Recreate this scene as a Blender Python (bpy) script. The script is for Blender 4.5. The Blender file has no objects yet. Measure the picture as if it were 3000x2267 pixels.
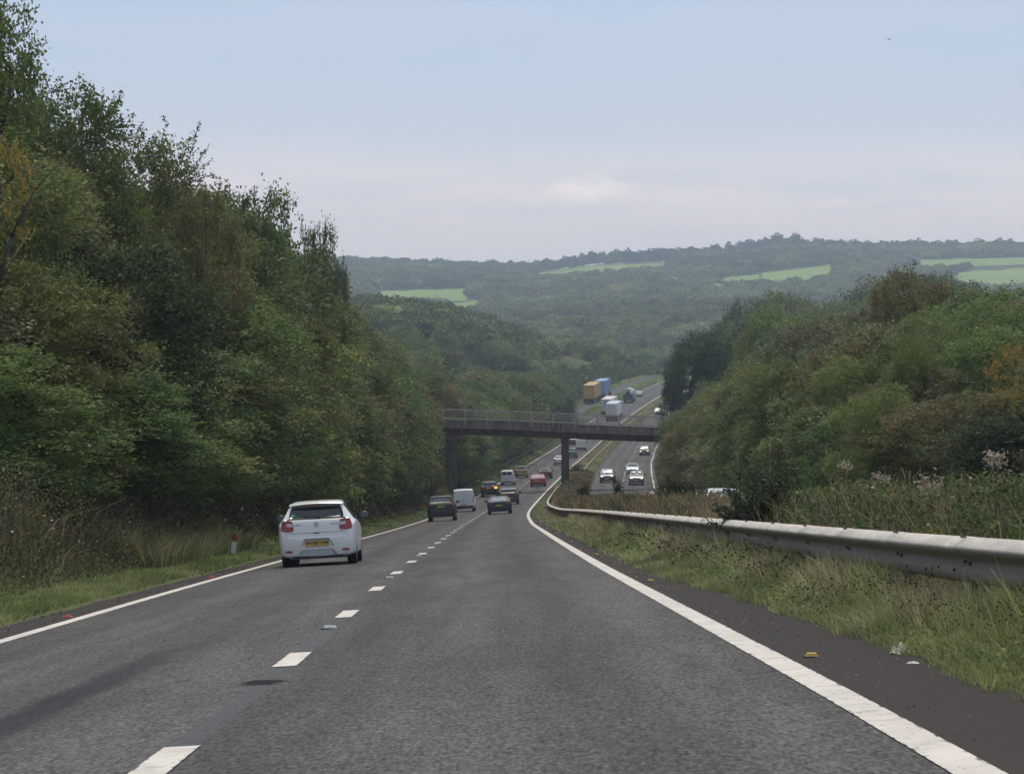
import bpy, math, random
import numpy as np
from mathutils import Matrix, Vector
sc = bpy.context.scene
COL = sc.collection
# ------------------------------------------------------------------ camera
cam_d = bpy.data.cameras.new("camera"); cam = bpy.data.objects.new("camera", cam_d); COL.objects.link(cam)
cam.location = (0, 0, 0); cam.rotation_euler = (math.radians(90), 0, 0)
cam_d.sensor_width = 36; cam_d.lens = 94.39; cam_d.shift_y = -0.0429
cam_d.clip_start = 0.1; cam_d.clip_end = 20000
sc.camera = cam
# ------------------------------------------------------------------ sky, sun, exposure
SUN_EL, SUN_AZ = 66.0, 6.0           # azimuth from the view direction, minus = towards the outer bank
w = bpy.data.worlds.new("World"); sc.world = w; w.use_nodes = True
nt = w.node_tree; nt.nodes.clear()
def N(nt, t, **k):
    n = nt.nodes.new(t)
    for a, b in k.items(): setattr(n, a, b)
    return n
def mathn(nt, op, a, b=None, c=None, clamp=False):
    n = N(nt, 'ShaderNodeMath', operation=op, use_clamp=clamp)
    for i, v in enumerate((a, b, c)):
        if v is None: continue
        if hasattr(v, 'links'): nt.links.new(v, n.inputs[i])
        else: n.inputs[i].default_value = v
    return n.outputs[0]
def mixc(nt, f, a, b, mode='MIX'):
    n = N(nt, 'ShaderNodeMix', data_type='RGBA', blend_type=mode)
    for sock, v in ((n.inputs[0], f), (n.inputs[6], a), (n.inputs[7], b)):
        if hasattr(v, 'links'): nt.links.new(v, sock)
        else: sock.default_value = v if not isinstance(v, (tuple, list)) else ((*v, 1) if len(v) == 3 else v)
    return n.outputs[2]
def noise(nt, vec, scale, detail=3, rough=.5, dist=0.0):
    n = N(nt, 'ShaderNodeTexNoise'); n.inputs['Scale'].default_value = scale
    n.inputs['Detail'].default_value = detail; n.inputs['Roughness'].default_value = rough; n.inputs['Distortion'].default_value = dist
    if vec is not None: nt.links.new(vec, n.inputs['Vector'])
    return n.outputs[0]
def ramp(nt, f, stops):
    n = N(nt, 'ShaderNodeValToRGB'); e = n.color_ramp.elements
    while len(e) < len(stops): e.new(0.5)
    for el, (p, c) in zip(e, stops):
        el.position = p; el.color = (*c, 1) if len(c) == 3 else c
    nt.links.new(f, n.inputs[0]); return n.outputs[0]
def maprange(nt, v, a, b, c=0.0, d=1.0, smooth=True):
    n = N(nt, 'ShaderNodeMapRange'); n.interpolation_type = 'SMOOTHSTEP' if smooth else 'LINEAR'
    nt.links.new(v, n.inputs[0])
    for i, x in enumerate((a, b, c, d)): n.inputs[i + 1].default_value = x
    return n.outputs[0]
sky = N(nt, 'ShaderNodeTexSky'); sky.sky_type = 'NISHITA'; sky.sun_disc = False
sky.sun_elevation = math.radians(SUN_EL); sky.sun_rotation = math.radians(SUN_AZ)
sky.air_density = 1.2; sky.dust_density = 2.5; sky.ozone_density = 2.0; sky.altitude = 100
tc = N(nt, 'ShaderNodeTexCoord'); sep = N(nt, 'ShaderNodeSeparateXYZ'); nt.links.new(tc.outputs['Generated'], sep.inputs[0])
zz = sep.outputs[2]
SKYK = 10.0
# thin high cloud veil, denser and a little pinker towards the horizon
veil = ramp(nt, maprange(nt, zz, 0.0, 0.6, 0, 1, False), [
    (0.0, (11.2, 10.7, 10.8)), (.06, (10.2, 9.9, 10.4)), (.10, (8.1, 8.55, 9.6)), (.16, (6.3, 7.4, 9.1)), (.22, (5.4, 6.7, 8.9)), (1.0, (4.6, 5.4, 6.9))])
mp = N(nt, 'ShaderNodeMapping'); nt.links.new(tc.outputs['Generated'], mp.inputs[0]); mp.inputs['Scale'].default_value = (13, 13, 85)
mp.inputs['Location'].default_value = (2.3, 0.7, 1.1)
cl = noise(nt, mp.outputs[0], 1.0, 6, .6, .3)
band = mathn(nt, 'MULTIPLY', maprange(nt, zz, .012, .05), maprange(nt, zz, .085, .05))
clm = mathn(nt, 'MULTIPLY', maprange(nt, cl, .36, .60, .30, 1.0), band)
veil2 = mixc(nt, mathn(nt, 'MULTIPLY', clm, .75), veil, (11.6, 10.3, 10.4))
# one small brighter cloud low in the sky
sx = mathn(nt, 'DIVIDE', mathn(nt, 'SUBTRACT', sep.outputs[0], 0.0255), .017)
sz = mathn(nt, 'DIVIDE', mathn(nt, 'SUBTRACT', zz, 0.0572), .0055)
rr = mathn(nt, 'SQRT', mathn(nt, 'ADD', mathn(nt, 'MULTIPLY', sx, sx), mathn(nt, 'MULTIPLY', sz, sz)))
mp2 = N(nt, 'ShaderNodeMapping'); nt.links.new(tc.outputs['Generated'], mp2.inputs[0]); mp2.inputs['Scale'].default_value = (70, 70, 190)
rr = mathn(nt, 'ADD', rr, mathn(nt, 'MULTIPLY', mathn(nt, 'SUBTRACT', noise(nt, mp2.outputs[0], 1.0, 5, .6), .5), 3.0))
rr = mathn(nt, 'ADD', rr, maprange(nt, sep.outputs[1], .3, .1, 0, 9))
puff = maprange(nt, rr, 1.35, .0)
veil3 = mixc(nt, mathn(nt, 'MULTIPLY', puff, .95), veil2, (13.2, 11.6, 11.1))
mp3 = N(nt, 'ShaderNodeMapping'); nt.links.new(tc.outputs['Generated'], mp3.inputs[0]); mp3.inputs['Scale'].default_value = (5, 5, 28)
wisp = mathn(nt, 'MULTIPLY', maprange(nt, noise(nt, mp3.outputs[0], 1.0, 5, .55), .42, .70), .28)
veil4 = mixc(nt, wisp, veil3, (7.6, 7.8, 8.9))
skc = mixc(nt, .86, sky.outputs[0], veil4)
bg = N(nt, 'ShaderNodeBackground'); nt.links.new(skc, bg.inputs[0]); bg.inputs[1].default_value = 0.1
wo = N(nt, 'ShaderNodeOutputWorld'); nt.links.new(bg.outputs[0], wo.inputs[0])
sun_d = bpy.data.lights.new("sun", 'SUN'); sun = bpy.data.objects.new("sun", sun_d); COL.objects.link(sun)
sun_d.energy = 2.4; sun_d.angle = math.radians(18); sun_d.color = (1.0, .87, .70)
_el, _az = math.radians(SUN_EL), math.radians(SUN_AZ)
_dir = Vector((math.sin(_az) * math.cos(_el), math.cos(_az) * math.cos(_el), math.sin(_el)))
sun.rotation_euler = _dir.to_track_quat('Z', 'Y').to_euler(); sun.location = (-30, 20, 60)
sc.view_settings.view_transform = 'Standard'; sc.view_settings.look = 'None'; sc.view_settings.exposure = 0.0; sc.view_settings.gamma = 1.0
try:
    sc.cycles.max_bounces = 6; sc.cycles.diffuse_bounces = 3; sc.cycles.glossy_bounces = 2; sc.cycles.transmission_bounces = 3
    sc.cycles.volume_bounces = 0; sc.cycles.transparent_max_bounces = 6; sc.cycles.caustics_reflective = False; sc.cycles.caustics_refractive = False
    sc.cycles.use_denoising = True
except Exception: pass
# ------------------------------------------------------------------ helpers
def tag(o, label=None, cat=None, group=None, kind=None):
    if label: o['label'] = label
    if cat: o['category'] = cat
    if group: o['group'] = group
    if kind: o['kind'] = kind
    return o
def empty(name, loc=(0, 0, 0)):
    o = bpy.data.objects.new(name, None); COL.objects.link(o); o.location = loc; o.empty_display_size = .3; return o
def mesh_np(name, V, F, mat=None, smooth=False, tint=None, uv=None):
    V = np.asarray(V, np.float32).reshape(-1, 3); me = bpy.data.meshes.new(name)
    F = np.asarray(F, np.int32); nf, k = F.shape
    me.vertices.add(len(V)); me.vertices.foreach_set('co', V.ravel())
    me.loops.add(nf * k); me.loops.foreach_set('vertex_index', F.ravel())
    me.polygons.add(nf); me.polygons.foreach_set('loop_start', np.arange(0, nf * k, k, dtype=np.int32))
    try: me.polygons.foreach_set('loop_total', np.full(nf, k, np.int32))
    except Exception: pass
    me.update(calc_edges=True)
    if smooth: me.polygons.foreach_set('use_smooth', np.ones(nf, bool))
    if tint is not None:
        a = me.color_attributes.new('tint', 'FLOAT_COLOR', 'POINT')
        a.data.foreach_set('color', np.concatenate([np.asarray(tint, np.float32), np.ones((len(V), 1), np.float32)], 1).ravel())
    if uv is not None:
        l = me.uv_layers.new(name='UVMap'); l.data.foreach_set('uv', np.asarray(uv, np.float32)[F.ravel()].ravel())
    if mat: me.materials.append(mat)
    return me
def obj(name, me, parent=None):
    o = bpy.data.objects.new(name, me); COL.objects.link(o)
    if parent is not None: o.parent = parent
    return o
class MB:
    def __init__(s): s.v, s.f, s.sm = [], [], []
    def add(s, v, f, sm=False):
        b = len(s.v); s.v += [tuple(map(float, p)) for p in v]; s.f += [tuple(i + b for i in q) for q in f]; s.sm += [sm] * len(f); return s
    def box(s, c, d, rot=None, taper=1.0):
        x, y, z = d[0] / 2, d[1] / 2, d[2] / 2
        P = [Vector((a * x * (taper if e > 0 else 1), b * y * (taper if e > 0 else 1), e * z)) for e in (-1, 1) for a, b in ((-1, -1), (1, -1), (1, 1), (-1, 1))]
        if rot is not None: P = [rot @ p for p in P]
        return s.add([p + Vector(c) for p in P], [(3, 2, 1, 0), (4, 5, 6, 7), (0, 1, 5, 4), (1, 2, 6, 5), (2, 3, 7, 6), (3, 0, 4, 7)])
    def cyl(s, a, b, r, r2=None, n=12, sm=True):
        a, b = Vector(a), Vector(b); r2 = r if r2 is None else r2
        d = (b - a).normalized(); u = d.orthogonal().normalized(); v = d.cross(u)
        P = [a + (u * math.cos(t) + v * math.sin(t)) * r for t in [2 * math.pi * i / n for i in range(n)]]
        P += [b + (u * math.cos(t) + v * math.sin(t)) * r2 for t in [2 * math.pi * i / n for i in range(n)]]
        k = len(s.v); s.add(P, [(i, (i + 1) % n, n + (i + 1) % n, n + i) for i in range(n)], sm)
        s.f += [tuple(k + i for i in reversed(range(n))), tuple(k + n + i for i in range(n))]; s.sm += [False, False]; return s
    def prism(s, pts, y0, y1):   # outline in x,z extruded along y
        n = len(pts)
        return s.add([(x, y0, z) for x, z in pts] + [(x, y1, z) for x, z in pts],
                     [(i, (i + 1) % n, n + (i + 1) % n, n + i) for i in range(n)] + [tuple(reversed(range(n))), tuple(range(n, 2 * n))])
    def lathe(s, prof, n=20, axis='x', c=(0, 0, 0), sm=True):  # prof: (along, radius)
        P = []
        for a, r in prof:
            for i in range(n):
                t = 2 * math.pi * i / n; u, v = r * math.cos(t), r * math.sin(t)
                p = (a, u, v) if axis == 'x' else ((u, a, v) if axis == 'y' else (u, v, a))
                P.append((p[0] + c[0], p[1] + c[1], p[2] + c[2]))
        F = [(j * n + i, j * n + (i + 1) % n, (j + 1) * n + (i + 1) % n, (j + 1) * n + i) for j in range(len(prof) - 1) for i in range(n)]
        return s.add(P, F, sm)
    def mesh(s, name, mat):
        me = bpy.data.meshes.new(name); me.from_pydata(s.v, [], s.f); me.update()
        me.polygons.foreach_set('use_smooth', s.sm)
        if mat: me.materials.append(mat)
        return me
    def obj(s, name, mat, parent=None): return obj(name, s.mesh(name, mat), parent)
# ------------------------------------------------------------------ materials
def mat(name):
    m = bpy.data.materials.new(name); m.use_nodes = True; nt = m.node_tree
    return m, nt, nt.nodes['Principled BSDF']
def setin(b, **k):
    for a, v in k.items():
        a = a.replace('_', ' ')
        if a in b.inputs: b.inputs[a].default_value = (*v, 1) if isinstance(v, tuple) and len(v) == 3 else v
def simple(name, col, rough=.5, metal=0.0, vary=.12, scale=3.0, spec=.5, coat=0.0, emit=None, es=0.0):
    m, nt, b = mat(name); setin(b, Roughness=rough, Metallic=metal, Coat_Weight=coat)
    if 'Specular IOR Level' in b.inputs: b.inputs['Specular IOR Level'].default_value = spec
    t = N(nt, 'ShaderNodeTexCoord'); n = noise(nt, t.outputs['Object'], scale, 4, .6)
    c = mixc(nt, maprange(nt, n, .3, .7), tuple(x * (1 - vary) for x in col), tuple(min(1, x * (1 + vary)) for x in col))
    nt.links.new(c, b.inputs['Base Color'])
    if emit: b.inputs['Emission Color'].default_value = (*emit, 1); b.inputs['Emission Strength'].default_value = es
    return m
def leafmat(name, source):
    m, nt, b = mat(name); setin(b, Roughness=.55)
    b.inputs['Specular IOR Level'].default_value = .25
    if source == 'object':
        base = N(nt, 'ShaderNodeObjectInfo').outputs['Color']
    else:
        a = N(nt, 'ShaderNodeAttribute'); a.attribute_name = 'tint'; base = a.outputs['Color']
    g = N(nt, 'ShaderNodeNewGeometry'); rnd = g.outputs['Random Per Island']
    t = N(nt, 'ShaderNodeTexCoord')
    cl = noise(nt, t.outputs['Object'], .75 if source == 'object' else .35, 5, .65)
    hs = N(nt, 'ShaderNodeHueSaturation'); nt.links.new(base, hs.inputs['Color'])
    nt.links.new(mathn(nt, 'ADD', mathn(nt, 'MULTIPLY', cl, -.09), .545), hs.inputs['Hue'])
    hs.inputs['Saturation'].default_value = 1.0
    v = mathn(nt, 'MULTIPLY', mathn(nt, 'ADD', mathn(nt, 'MULTIPLY', rnd, .7), .65), mathn(nt, 'ADD', mathn(nt, 'MULTIPLY', cl, 1.9), .08))
    nt.links.new(v, hs.inputs['Value'])
    nt.links.new(hs.outputs[0], b.inputs['Base Color'])
    tr = N(nt, 'ShaderNodeBsdfTranslucent'); nt.links.new(hs.outputs[0], tr.inputs[0])
    mx = N(nt, 'ShaderNodeMixShader'); mx.inputs[0].default_value = .42
    nt.links.new(b.outputs[0], mx.inputs[1]); nt.links.new(tr.outputs[0], mx.inputs[2])
    nt.links.new(mx.outputs[0], nt.nodes['Material Output'].inputs[0])
    return m
LEAF_O, LEAF_T = leafmat('leaf_by_tree', 'object'), leafmat('leaf_by_tint', 'tint')
BARK = simple('bark', (.085, .07, .055), .9, vary=.35, scale=6)
def concrete(name, base):
    m, nt, b = mat(name); setin(b, Roughness=.92); t = N(nt, 'ShaderNodeTexCoord'); P = t.outputs['Object']
    mp = N(nt, 'ShaderNodeMapping'); nt.links.new(P, mp.inputs[0]); mp.inputs['Scale'].default_value = (2.6, 2.6, .35)
    s_ = noise(nt, mp.outputs[0], 1.0, 5, .7); g = noise(nt, P, .5, 5, .65)
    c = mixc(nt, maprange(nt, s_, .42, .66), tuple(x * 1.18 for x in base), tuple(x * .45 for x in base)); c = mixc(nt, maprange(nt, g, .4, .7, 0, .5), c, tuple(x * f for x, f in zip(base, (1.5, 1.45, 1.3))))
    nt.links.new(c, b.inputs['Base Color']); return m
CONC = simple('weathered_concrete', (.155, .132, .108), .9, vary=.35, scale=.9)
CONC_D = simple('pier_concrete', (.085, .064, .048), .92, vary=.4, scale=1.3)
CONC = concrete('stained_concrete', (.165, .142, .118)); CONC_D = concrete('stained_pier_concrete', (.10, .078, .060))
GALV = simple('galvanised_rail', (.34, .34, .31), .6, .0, vary=.2, scale=2.0, spec=.3)
STEELD = simple('steel_post', (.09, .08, .065), .7, .2, vary=.3, scale=3)
PARAP = simple('parapet_steel', (.36, .33, .27), .6, .1, vary=.2, scale=2)
def railmat():
    m, nt, b = mat('weathered_beam'); setin(b, Roughness=.62); b.inputs['Specular IOR Level'].default_value = .35
    t = N(nt, 'ShaderNodeTexCoord'); mp = N(nt, 'ShaderNodeMapping'); nt.links.new(t.outputs['Object'], mp.inputs[0]); mp.inputs['Scale'].default_value = (6, .9, 6)
    a = noise(nt, mp.outputs[0], 1.0, 5, .65); f = noise(nt, t.outputs['Object'], 14, 4, .6)
    c = mixc(nt, maprange(nt, a, .35, .7), (.48, .445, .385), (.68, .625, .54))
    c = mixc(nt, mathn(nt, 'MULTIPLY', maprange(nt, f, .56, .72), .7), c, (.19, .15, .11))
    uvn = N(nt, 'ShaderNodeUVMap'); sp = N(nt, 'ShaderNodeSeparateXYZ'); nt.links.new(uvn.outputs[0], sp.inputs[0])
    # road dirt and the shade below the beam's nose, both painted darker
    dirt_shade = mathn(nt, 'MULTIPLY', maprange(nt, sp.outputs[0], .20, .29), mathn(nt, 'ADD', mathn(nt, 'MULTIPLY', a, .3), .75), clamp=True)
    c = mixc(nt, dirt_shade, c, (.15, .128, .104))
    nt.links.new(c, b.inputs['Base Color']); return m
RAILM = railmat()
def asphalt(name, base, track=True, dark_edge=False):
    m, nt, b = mat(name)
    t = N(nt, 'ShaderNodeTexCoord'); P = t.outputs['Object']
    uvn = N(nt, 'ShaderNodeUVMap'); sp = N(nt, 'ShaderNodeSeparateXYZ'); nt.links.new(uvn.outputs[0], sp.inputs[0]); T, Y = sp.outputs[0], sp.outputs[1]
    v = N(nt, 'ShaderNodeTexVoronoi'); v.feature = 'F1'; v.inputs['Scale'].default_value = 42; nt.links.new(P, v.inputs['Vector'])
    agg = N(nt, 'ShaderNodeSeparateColor'); nt.links.new(v.outputs['Color'], agg.inputs[0])
    g2 = noise(nt, P, 95, 3, .7); lg = noise(nt, P, .25, 4, .6); md = noise(nt, P, 2.2, 4, .6); pit = noise(nt, P, 17, 4, .7)
    val = mathn(nt, 'ADD', mathn(nt, 'MULTIPLY', agg.outputs[0], .55), mathn(nt, 'MULTIPLY', g2, .7))   # ~.2 - 1.1
    mpg = N(nt, 'ShaderNodeMapping'); nt.links.new(P, mpg.inputs[0]); mpg.inputs['Scale'].default_value = (38, 7, 38)
    grit = noise(nt, mpg.outputs[0], 1.0, 4, .75); val = mathn(nt, 'ADD', val, .38)
    val = mathn(nt, 'MULTIPLY', val, maprange(nt, grit,   .30, .70, .38, 1.75, False))
    mpg2 = N(nt, 'ShaderNodeMapping'); nt.links.new(P, mpg2.inputs[0]); mpg2.inputs['Scale'].default_value = (14, 1.6, 14)
    val = mathn(nt, 'MULTIPLY', val, maprange(nt, noise(nt, mpg2.outputs[0], 1.0, 3, .7), .30, .40, .62, 1.0))
    val = mathn(nt, 'MULTIPLY', val, maprange(nt, pit, .30, .42, .55, 1.0))
    val = mathn(nt, 'MULTIPLY', val, mathn(nt, 'ADD', mathn(nt, 'MULTIPLY', lg, .35), .83))
    val = mathn(nt, 'MULTIPLY', val, mathn(nt, 'ADD', mathn(nt, 'MULTIPLY', md, .25), .875))
    if track:   # polished wheel tracks in each lane, oil darkening between them
        ph = mathn(nt, 'SINE', mathn(nt, 'MULTIPLY', mathn(nt, 'ADD', T, .9), 2 * math.pi / 1.825))
        val = mathn(nt, 'MULTIPLY', val, mathn(nt, 'ADD', mathn(nt, 'MULTIPLY', ph, .12), 1.0))
        mpo = N(nt, 'ShaderNodeMapping'); nt.links.new(P, mpo.inputs[0]); mpo.inputs['Scale'].default_value = (2.2, .07, 2.2)
        val = mathn(nt, 'MULTIPLY', val, maprange(nt, noise(nt, mpo.outputs[0], 1.0, 4, .6), .3, .7, .84, 1.14))
    c = N(nt, 'ShaderNodeVectorMath', operation='SCALE'); c.inputs[0].default_value = base; nt.links.new(val, c.inputs['Scale'])
    col = c.outputs[0]
    if dark_edge:
        # rubber mark down the outer lane
        wob = mathn(nt, 'MULTIPLY', mathn(nt, 'SUBTRACT', noise(nt, P, .35, 2), .5), .3)
        dd = mathn(nt, 'ABSOLUTE', mathn(nt, 'ADD', mathn(nt, 'ADD', T, 1.33), wob))
        mk = mathn(nt, 'MULTIPLY', maprange(nt, dd, .26, .08), maprange(nt, Y, 29, 19))
        mk = mathn(nt, 'MULTIPLY', mk, .68)
        col = mixc(nt, mk, col, (.022, .024, .03))
        # ghost of an older, masked line and its tar
        gd = mathn(nt, 'ABSOLUTE', mathn(nt, 'ADD', T, mathn(nt, 'MULTIPLY', mathn(nt, 'SUBTRACT', noise(nt, P, 3, 3), .5), .10)))
        gm = mathn(nt, 'MULTIPLY', maprange(nt, gd, .10, .07), maprange(nt, Y, 34, 24, 0, .55))
        col = mixc(nt, gm, col, (.105, .115, .12))
        # crack / lost stud patch across the joint
        ey = mathn(nt, 'DIVIDE', mathn(nt, 'SUBTRACT', Y, 19.6), .34); ex = mathn(nt, 'DIVIDE', mathn(nt, 'ADD', T, .02), .17)
        er = mathn(nt, 'ADD', mathn(nt, 'SQRT', mathn(nt, 'ADD', mathn(nt, 'MULTIPLY', ex, ex), mathn(nt, 'MULTIPLY', ey, ey))), mathn(nt, 'MULTIPLY', mathn(nt, 'SUBTRACT', noise(nt, P, 9, 5, .75), .5), 3.0))
        col = mixc(nt, maprange(nt, er, 1.1, .7, 0, .95), col, (.010, .010, .010))
        # hard strips: dirtier, darker surfacing outside the edge lines
        ed = maprange(nt, mathn(nt, 'ABSOLUTE', T), 3.66, 3.74, 0, .96)
        col = mixc(nt, ed, col, (.052, .046, .042))
    nt.links.new(col, b.inputs['Base Color'])
    setin(b, Roughness=.88); b.inputs['Specular IOR Level'].default_value = .14
    bp = N(nt, 'ShaderNodeBump'); bp.inputs['Strength'].default_value = .55; bp.inputs['Distance'].default_value = .012
    nt.links.new(mathn(nt, 'ADD', agg.outputs[0], g2), bp.inputs['Height']); nt.links.new(bp.outputs[0], b.inputs['Normal'])
    return m
ROADM = asphalt('asphalt_main', (.099, .0965, .0935), True, True)
ROADM2 = asphalt('asphalt_opposite', (.102, .099, .096), True, False)
def paintmat():
    m, nt, b = mat('road_paint'); setin(b, Roughness=.7)
    t = N(nt, 'ShaderNodeTexCoord'); P = t.outputs['Object']
    a = noise(nt, P, 45, 4, .7); c2 = noise(nt, P, 1.2, 4, .6); d = noise(nt, P, 6, 5, .7)
    c = mixc(nt, maprange(nt, c2, .35, .7), (.60, .565, .49), (.72, .68, .60))
    c = mixc(nt, maprange(nt, a, .60, .72, 0, .45), c, (.22, .21, .2))
    c = mixc(nt, maprange(nt, d, .50, .68, 0, .6), c, (.36, .34, .31))
    uvn = N(nt, 'ShaderNodeUVMap'); sp = N(nt, 'ShaderNodeSeparateXYZ'); nt.links.new(uvn.outputs[0], sp.inputs[0])
    mpp = N(nt, 'ShaderNodeMapping'); nt.links.new(P, mpp.inputs[0]); mpp.inputs['Scale'].default_value = (24, 5, 24)
    wr_ = noise(nt, mpp.outputs[0], 1.0, 5, .7)
    ed = mathn(nt, 'ADD', mathn(nt, 'ABSOLUTE', sp.outputs[0]), mathn(nt, 'MULTIPLY', mathn(nt, 'SUBTRACT', wr_, .5), 1.1))
    c = mixc(nt, maprange(nt, ed, .92, 1.06), c, (.085, .08, .076))
    c = mixc(nt, maprange(nt, wr_, .60, .70, 0, .8), c, (.12, .115, .11))
    nt.links.new(c, b.inputs['Base Color']); return m
PAINT = paintmat()
def groundmat():
    m, nt, b = mat('soil_and_sward'); setin(b, Roughness=.95); b.inputs['Specular IOR Level'].default_value = .1
    t = N(nt, 'ShaderNodeTexCoord'); P = t.outputs['Object']
    a = noise(nt, P, .35, 5, .65); f = noise(nt, P, 9, 5, .7); h = noise(nt, P, .02, 4, .6)
    c = mixc(nt, maprange(nt, a, .35, .68), (.085, .12, .045), (.13, .125, .06))
    c = mixc(nt, maprange(nt, f, .45, .75, 0, .6), c, (.04, .035, .022))
    c = mixc(nt, maprange(nt, h, .4, .7, 0, .5), c, (.04, .06, .025))
    nt.links.new(c, b.inputs['Base Color']); return m
GROUNDM = groundmat()
def fieldmat():
    m, nt, b = mat('pasture'); setin(b, Roughness=.9); b.inputs['Specular IOR Level'].default_value = .1
    t = N(nt, 'ShaderNodeTexCoord'); P = t.outputs['Object']
    a = noise(nt, P, .012, 5, .6); f = noise(nt, P, .15, 4, .7)
    mp = N(nt, 'ShaderNodeMapping'); nt.links.new(P, mp.inputs[0]); mp.inputs['Scale'].default_value = (.02, .3, .1)
    s_ = noise(nt, mp.outputs[0], 1.0, 3, .6)
    c = mixc(nt, maprange(nt, a, .35, .68), (.20, .33, .07), (.27, .37, .10))
    c = mixc(nt, maprange(nt, f, .4, .8, 0, .3), c, (.14, .21, .05))
    c = mixc(nt, maprange(nt, s_, .5, .7, 0, .35), c, (.28, .35, .11))
    nt.links.new(c, b.inputs['Base Color']); return m
FIELDM = fieldmat()
# ------------------------------------------------------------------ road geometry
KN = np.array([(-40, -1.68, 1.05), (0, -1.72, -1.31), (13.7, -1.76, -2.12), (23.2, -1.84, -2.69), (49.5, -2.13, -4.24), (100, -2.45, -7.22), (145, -2.62, -9.85),
               (205, -2.35, -13.08), (260, -1.1, -15.4), (312, .86, -16.9), (415, 5.87, -18.9), (470, 9.1, -19.7), (529, 13.2, -20.0), (620, 22.6, -17.6),
               (700, 34.5, -14.1), (800, 50, -10.8), (900, 66, -9.0), (1000, 82, -7.5)], float)
def catmull(xk, yk, x):
    m = np.zeros_like(yk); m[1:-1] = (yk[2:] - yk[:-2]) / (xk[2:] - xk[:-2]); m[0] = (yk[1] - yk[0]) / (xk[1] - xk[0]); m[-1] = (yk[-1] - yk[-2]) / (xk[-1] - xk[-2])
    x = np.asarray(x, float); xx = np.clip(x, xk[0], xk[-1]); i = np.clip(np.searchsorted(xk, xx) - 1, 0, len(xk) - 2)
    h = xk[i + 1] - xk[i]; t = (xx - xk[i]) / h
    r = (2 * t**3 - 3 * t**2 + 1) * yk[i] + (t**3 - 2 * t**2 + t) * h * m[i] + (-2 * t**3 + 3 * t**2) * yk[i + 1] + (t**3 - t**2) * h * m[i + 1]
    return r + (x - xx) * np.where(x > xx, m[-1], m[0])
def xc(Y): return catmull(KN[:, 0], KN[:, 1], Y)
def zc(Y): return catmull(KN[:, 0], KN[:, 2], Y)
def sstep(x, a, b):
    t = np.clip((np.asarray(x, float) - a) / (b - a), 0, 1); return t * t * (3 - 2 * t)
def elev(Y): return .055 * (1 - sstep(Y, 300, 480))
def _h(i, j, s): 
    n = (i * 374761393 + j * 668265263 + s * 69069) & 0x7fffffff
    n = ((n ^ (n >> 13)) * 1274126177) & 0x7fffffff
    return ((n ^ (n >> 16)) & 0xffff) / 65535.0
def vnoise(x, y, s=0):
    x, y = np.broadcast_arrays(np.asarray(x, float), np.asarray(y, float))
    i, j = np.floor(x).astype(np.int64), np.floor(y).astype(np.int64); fx, fy = x - i, y - j
    fx, fy = fx * fx * (3 - 2 * fx), fy * fy * (3 - 2 * fy)
    return (_h(i, j, s) * (1 - fx) + _h(i + 1, j, s) * fx) * (1 - fy) + (_h(i, j + 1, s) * (1 - fx) + _h(i + 1, j + 1, s) * fx) * fy
def fbm(x, y, s=0): return .55 * vnoise(x, y, s) + .3 * vnoise(x * 2.1, y * 2.1, s + 1) + .15 * vnoise(x * 4.3, y * 4.3, s + 2)
CREST = np.array([(-2500, 585), (300, 575), (740, 566), (900, 572), (1000, 574), (1150, 580), (1300, 561), (1440, 556), (1600, 545), (1700, 532), (1900, 538), (2212, 536), (4500, 530)], float)
def z_far(X, Y):
    Yc = np.clip(Y, 600, 3000); px = 1106 + 5800 * X / Yc
    cr = np.interp(px, CREST[:, 0], CREST[:, 1]) + 8
    yk = np.array([600, 800, 950, 1200, 1600, 2000, 2500, 3000.]); fr = np.array([0, .02, .13, .34, .56, .72, .88, 1.0])
    f = np.interp(Yc, yk, fr); yi = 842 + (cr - 842) * f
    z = (740 - yi) / 5800 * Yc
    z = z + 6 * (fbm(X / 260, Y / 260, 5) - .5) * sstep(Y, 900, 1300) * (1 - sstep(Y, 2500, 2900))
    return z - .06 * np.maximum(Y - 3000, 0)
LCAP = (np.array([-40, 60, 110, 180, 300, 420, 500, 640, 720, 800, 900]), np.array([3.2, 3.5, 4.5, 6, 6.5, 7, 9, 16, 18, 15, 2.]))
def ground(Y, t):
    Y, t = np.broadcast_arrays(np.asarray(Y, float), np.asarray(t, float))
    e = elev(Y); z = zc(Y) + e * np.clip(t, -6.5, 5.5)
    z = z + .10 * sstep(t, 4.4, 5.2) * (1 - sstep(t, 7.6, 8.2)) + .25 * sstep(t, 5.2, 6.3) * (1 - sstep(t, 6.9, 7.9))
    slip = (sstep(Y, 575, 625))
    tl = np.maximum(-t - (6.1 + 11.5 * slip), 0); cap = np.interp(Y, *LCAP)
    z = z + .08 * sstep(-t, 4.4, 5.2) + cap * (1 - np.exp(-.55 * tl / cap)) 
    tr = np.maximum(t - 17.2, 0); z = z + .08 * sstep(t, 16.4, 17.2) + 5.0 * (1 - np.exp(-.5 * tr / 5.0)) * (1 - sstep(Y, 600, 800) * .6)
    big = np.maximum(np.abs(t) - 8, 0); z = z + (fbm(Y / 14, t / 9, 3) - .5) * np.clip(big / 8, 0, 1.4)
    X = xc(Y) + t; wgt = sstep(Y, 790, 960)
    wgt = np.maximum(wgt, sstep(np.abs(t), 130, 400) * sstep(Y, 350, 700))
    return z * (1 - wgt) + z_far(X, Y) * wgt
def W3(Y, t, dz=0.0):
    Y = float(Y); return Vector((float(xc(Y)) + t, Y, float(ground(Y, t)) + dz))
def px2(X, Y, Z): return 1106 + 5800 * X / Y, 740 - 5800 * Z / Y
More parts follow.
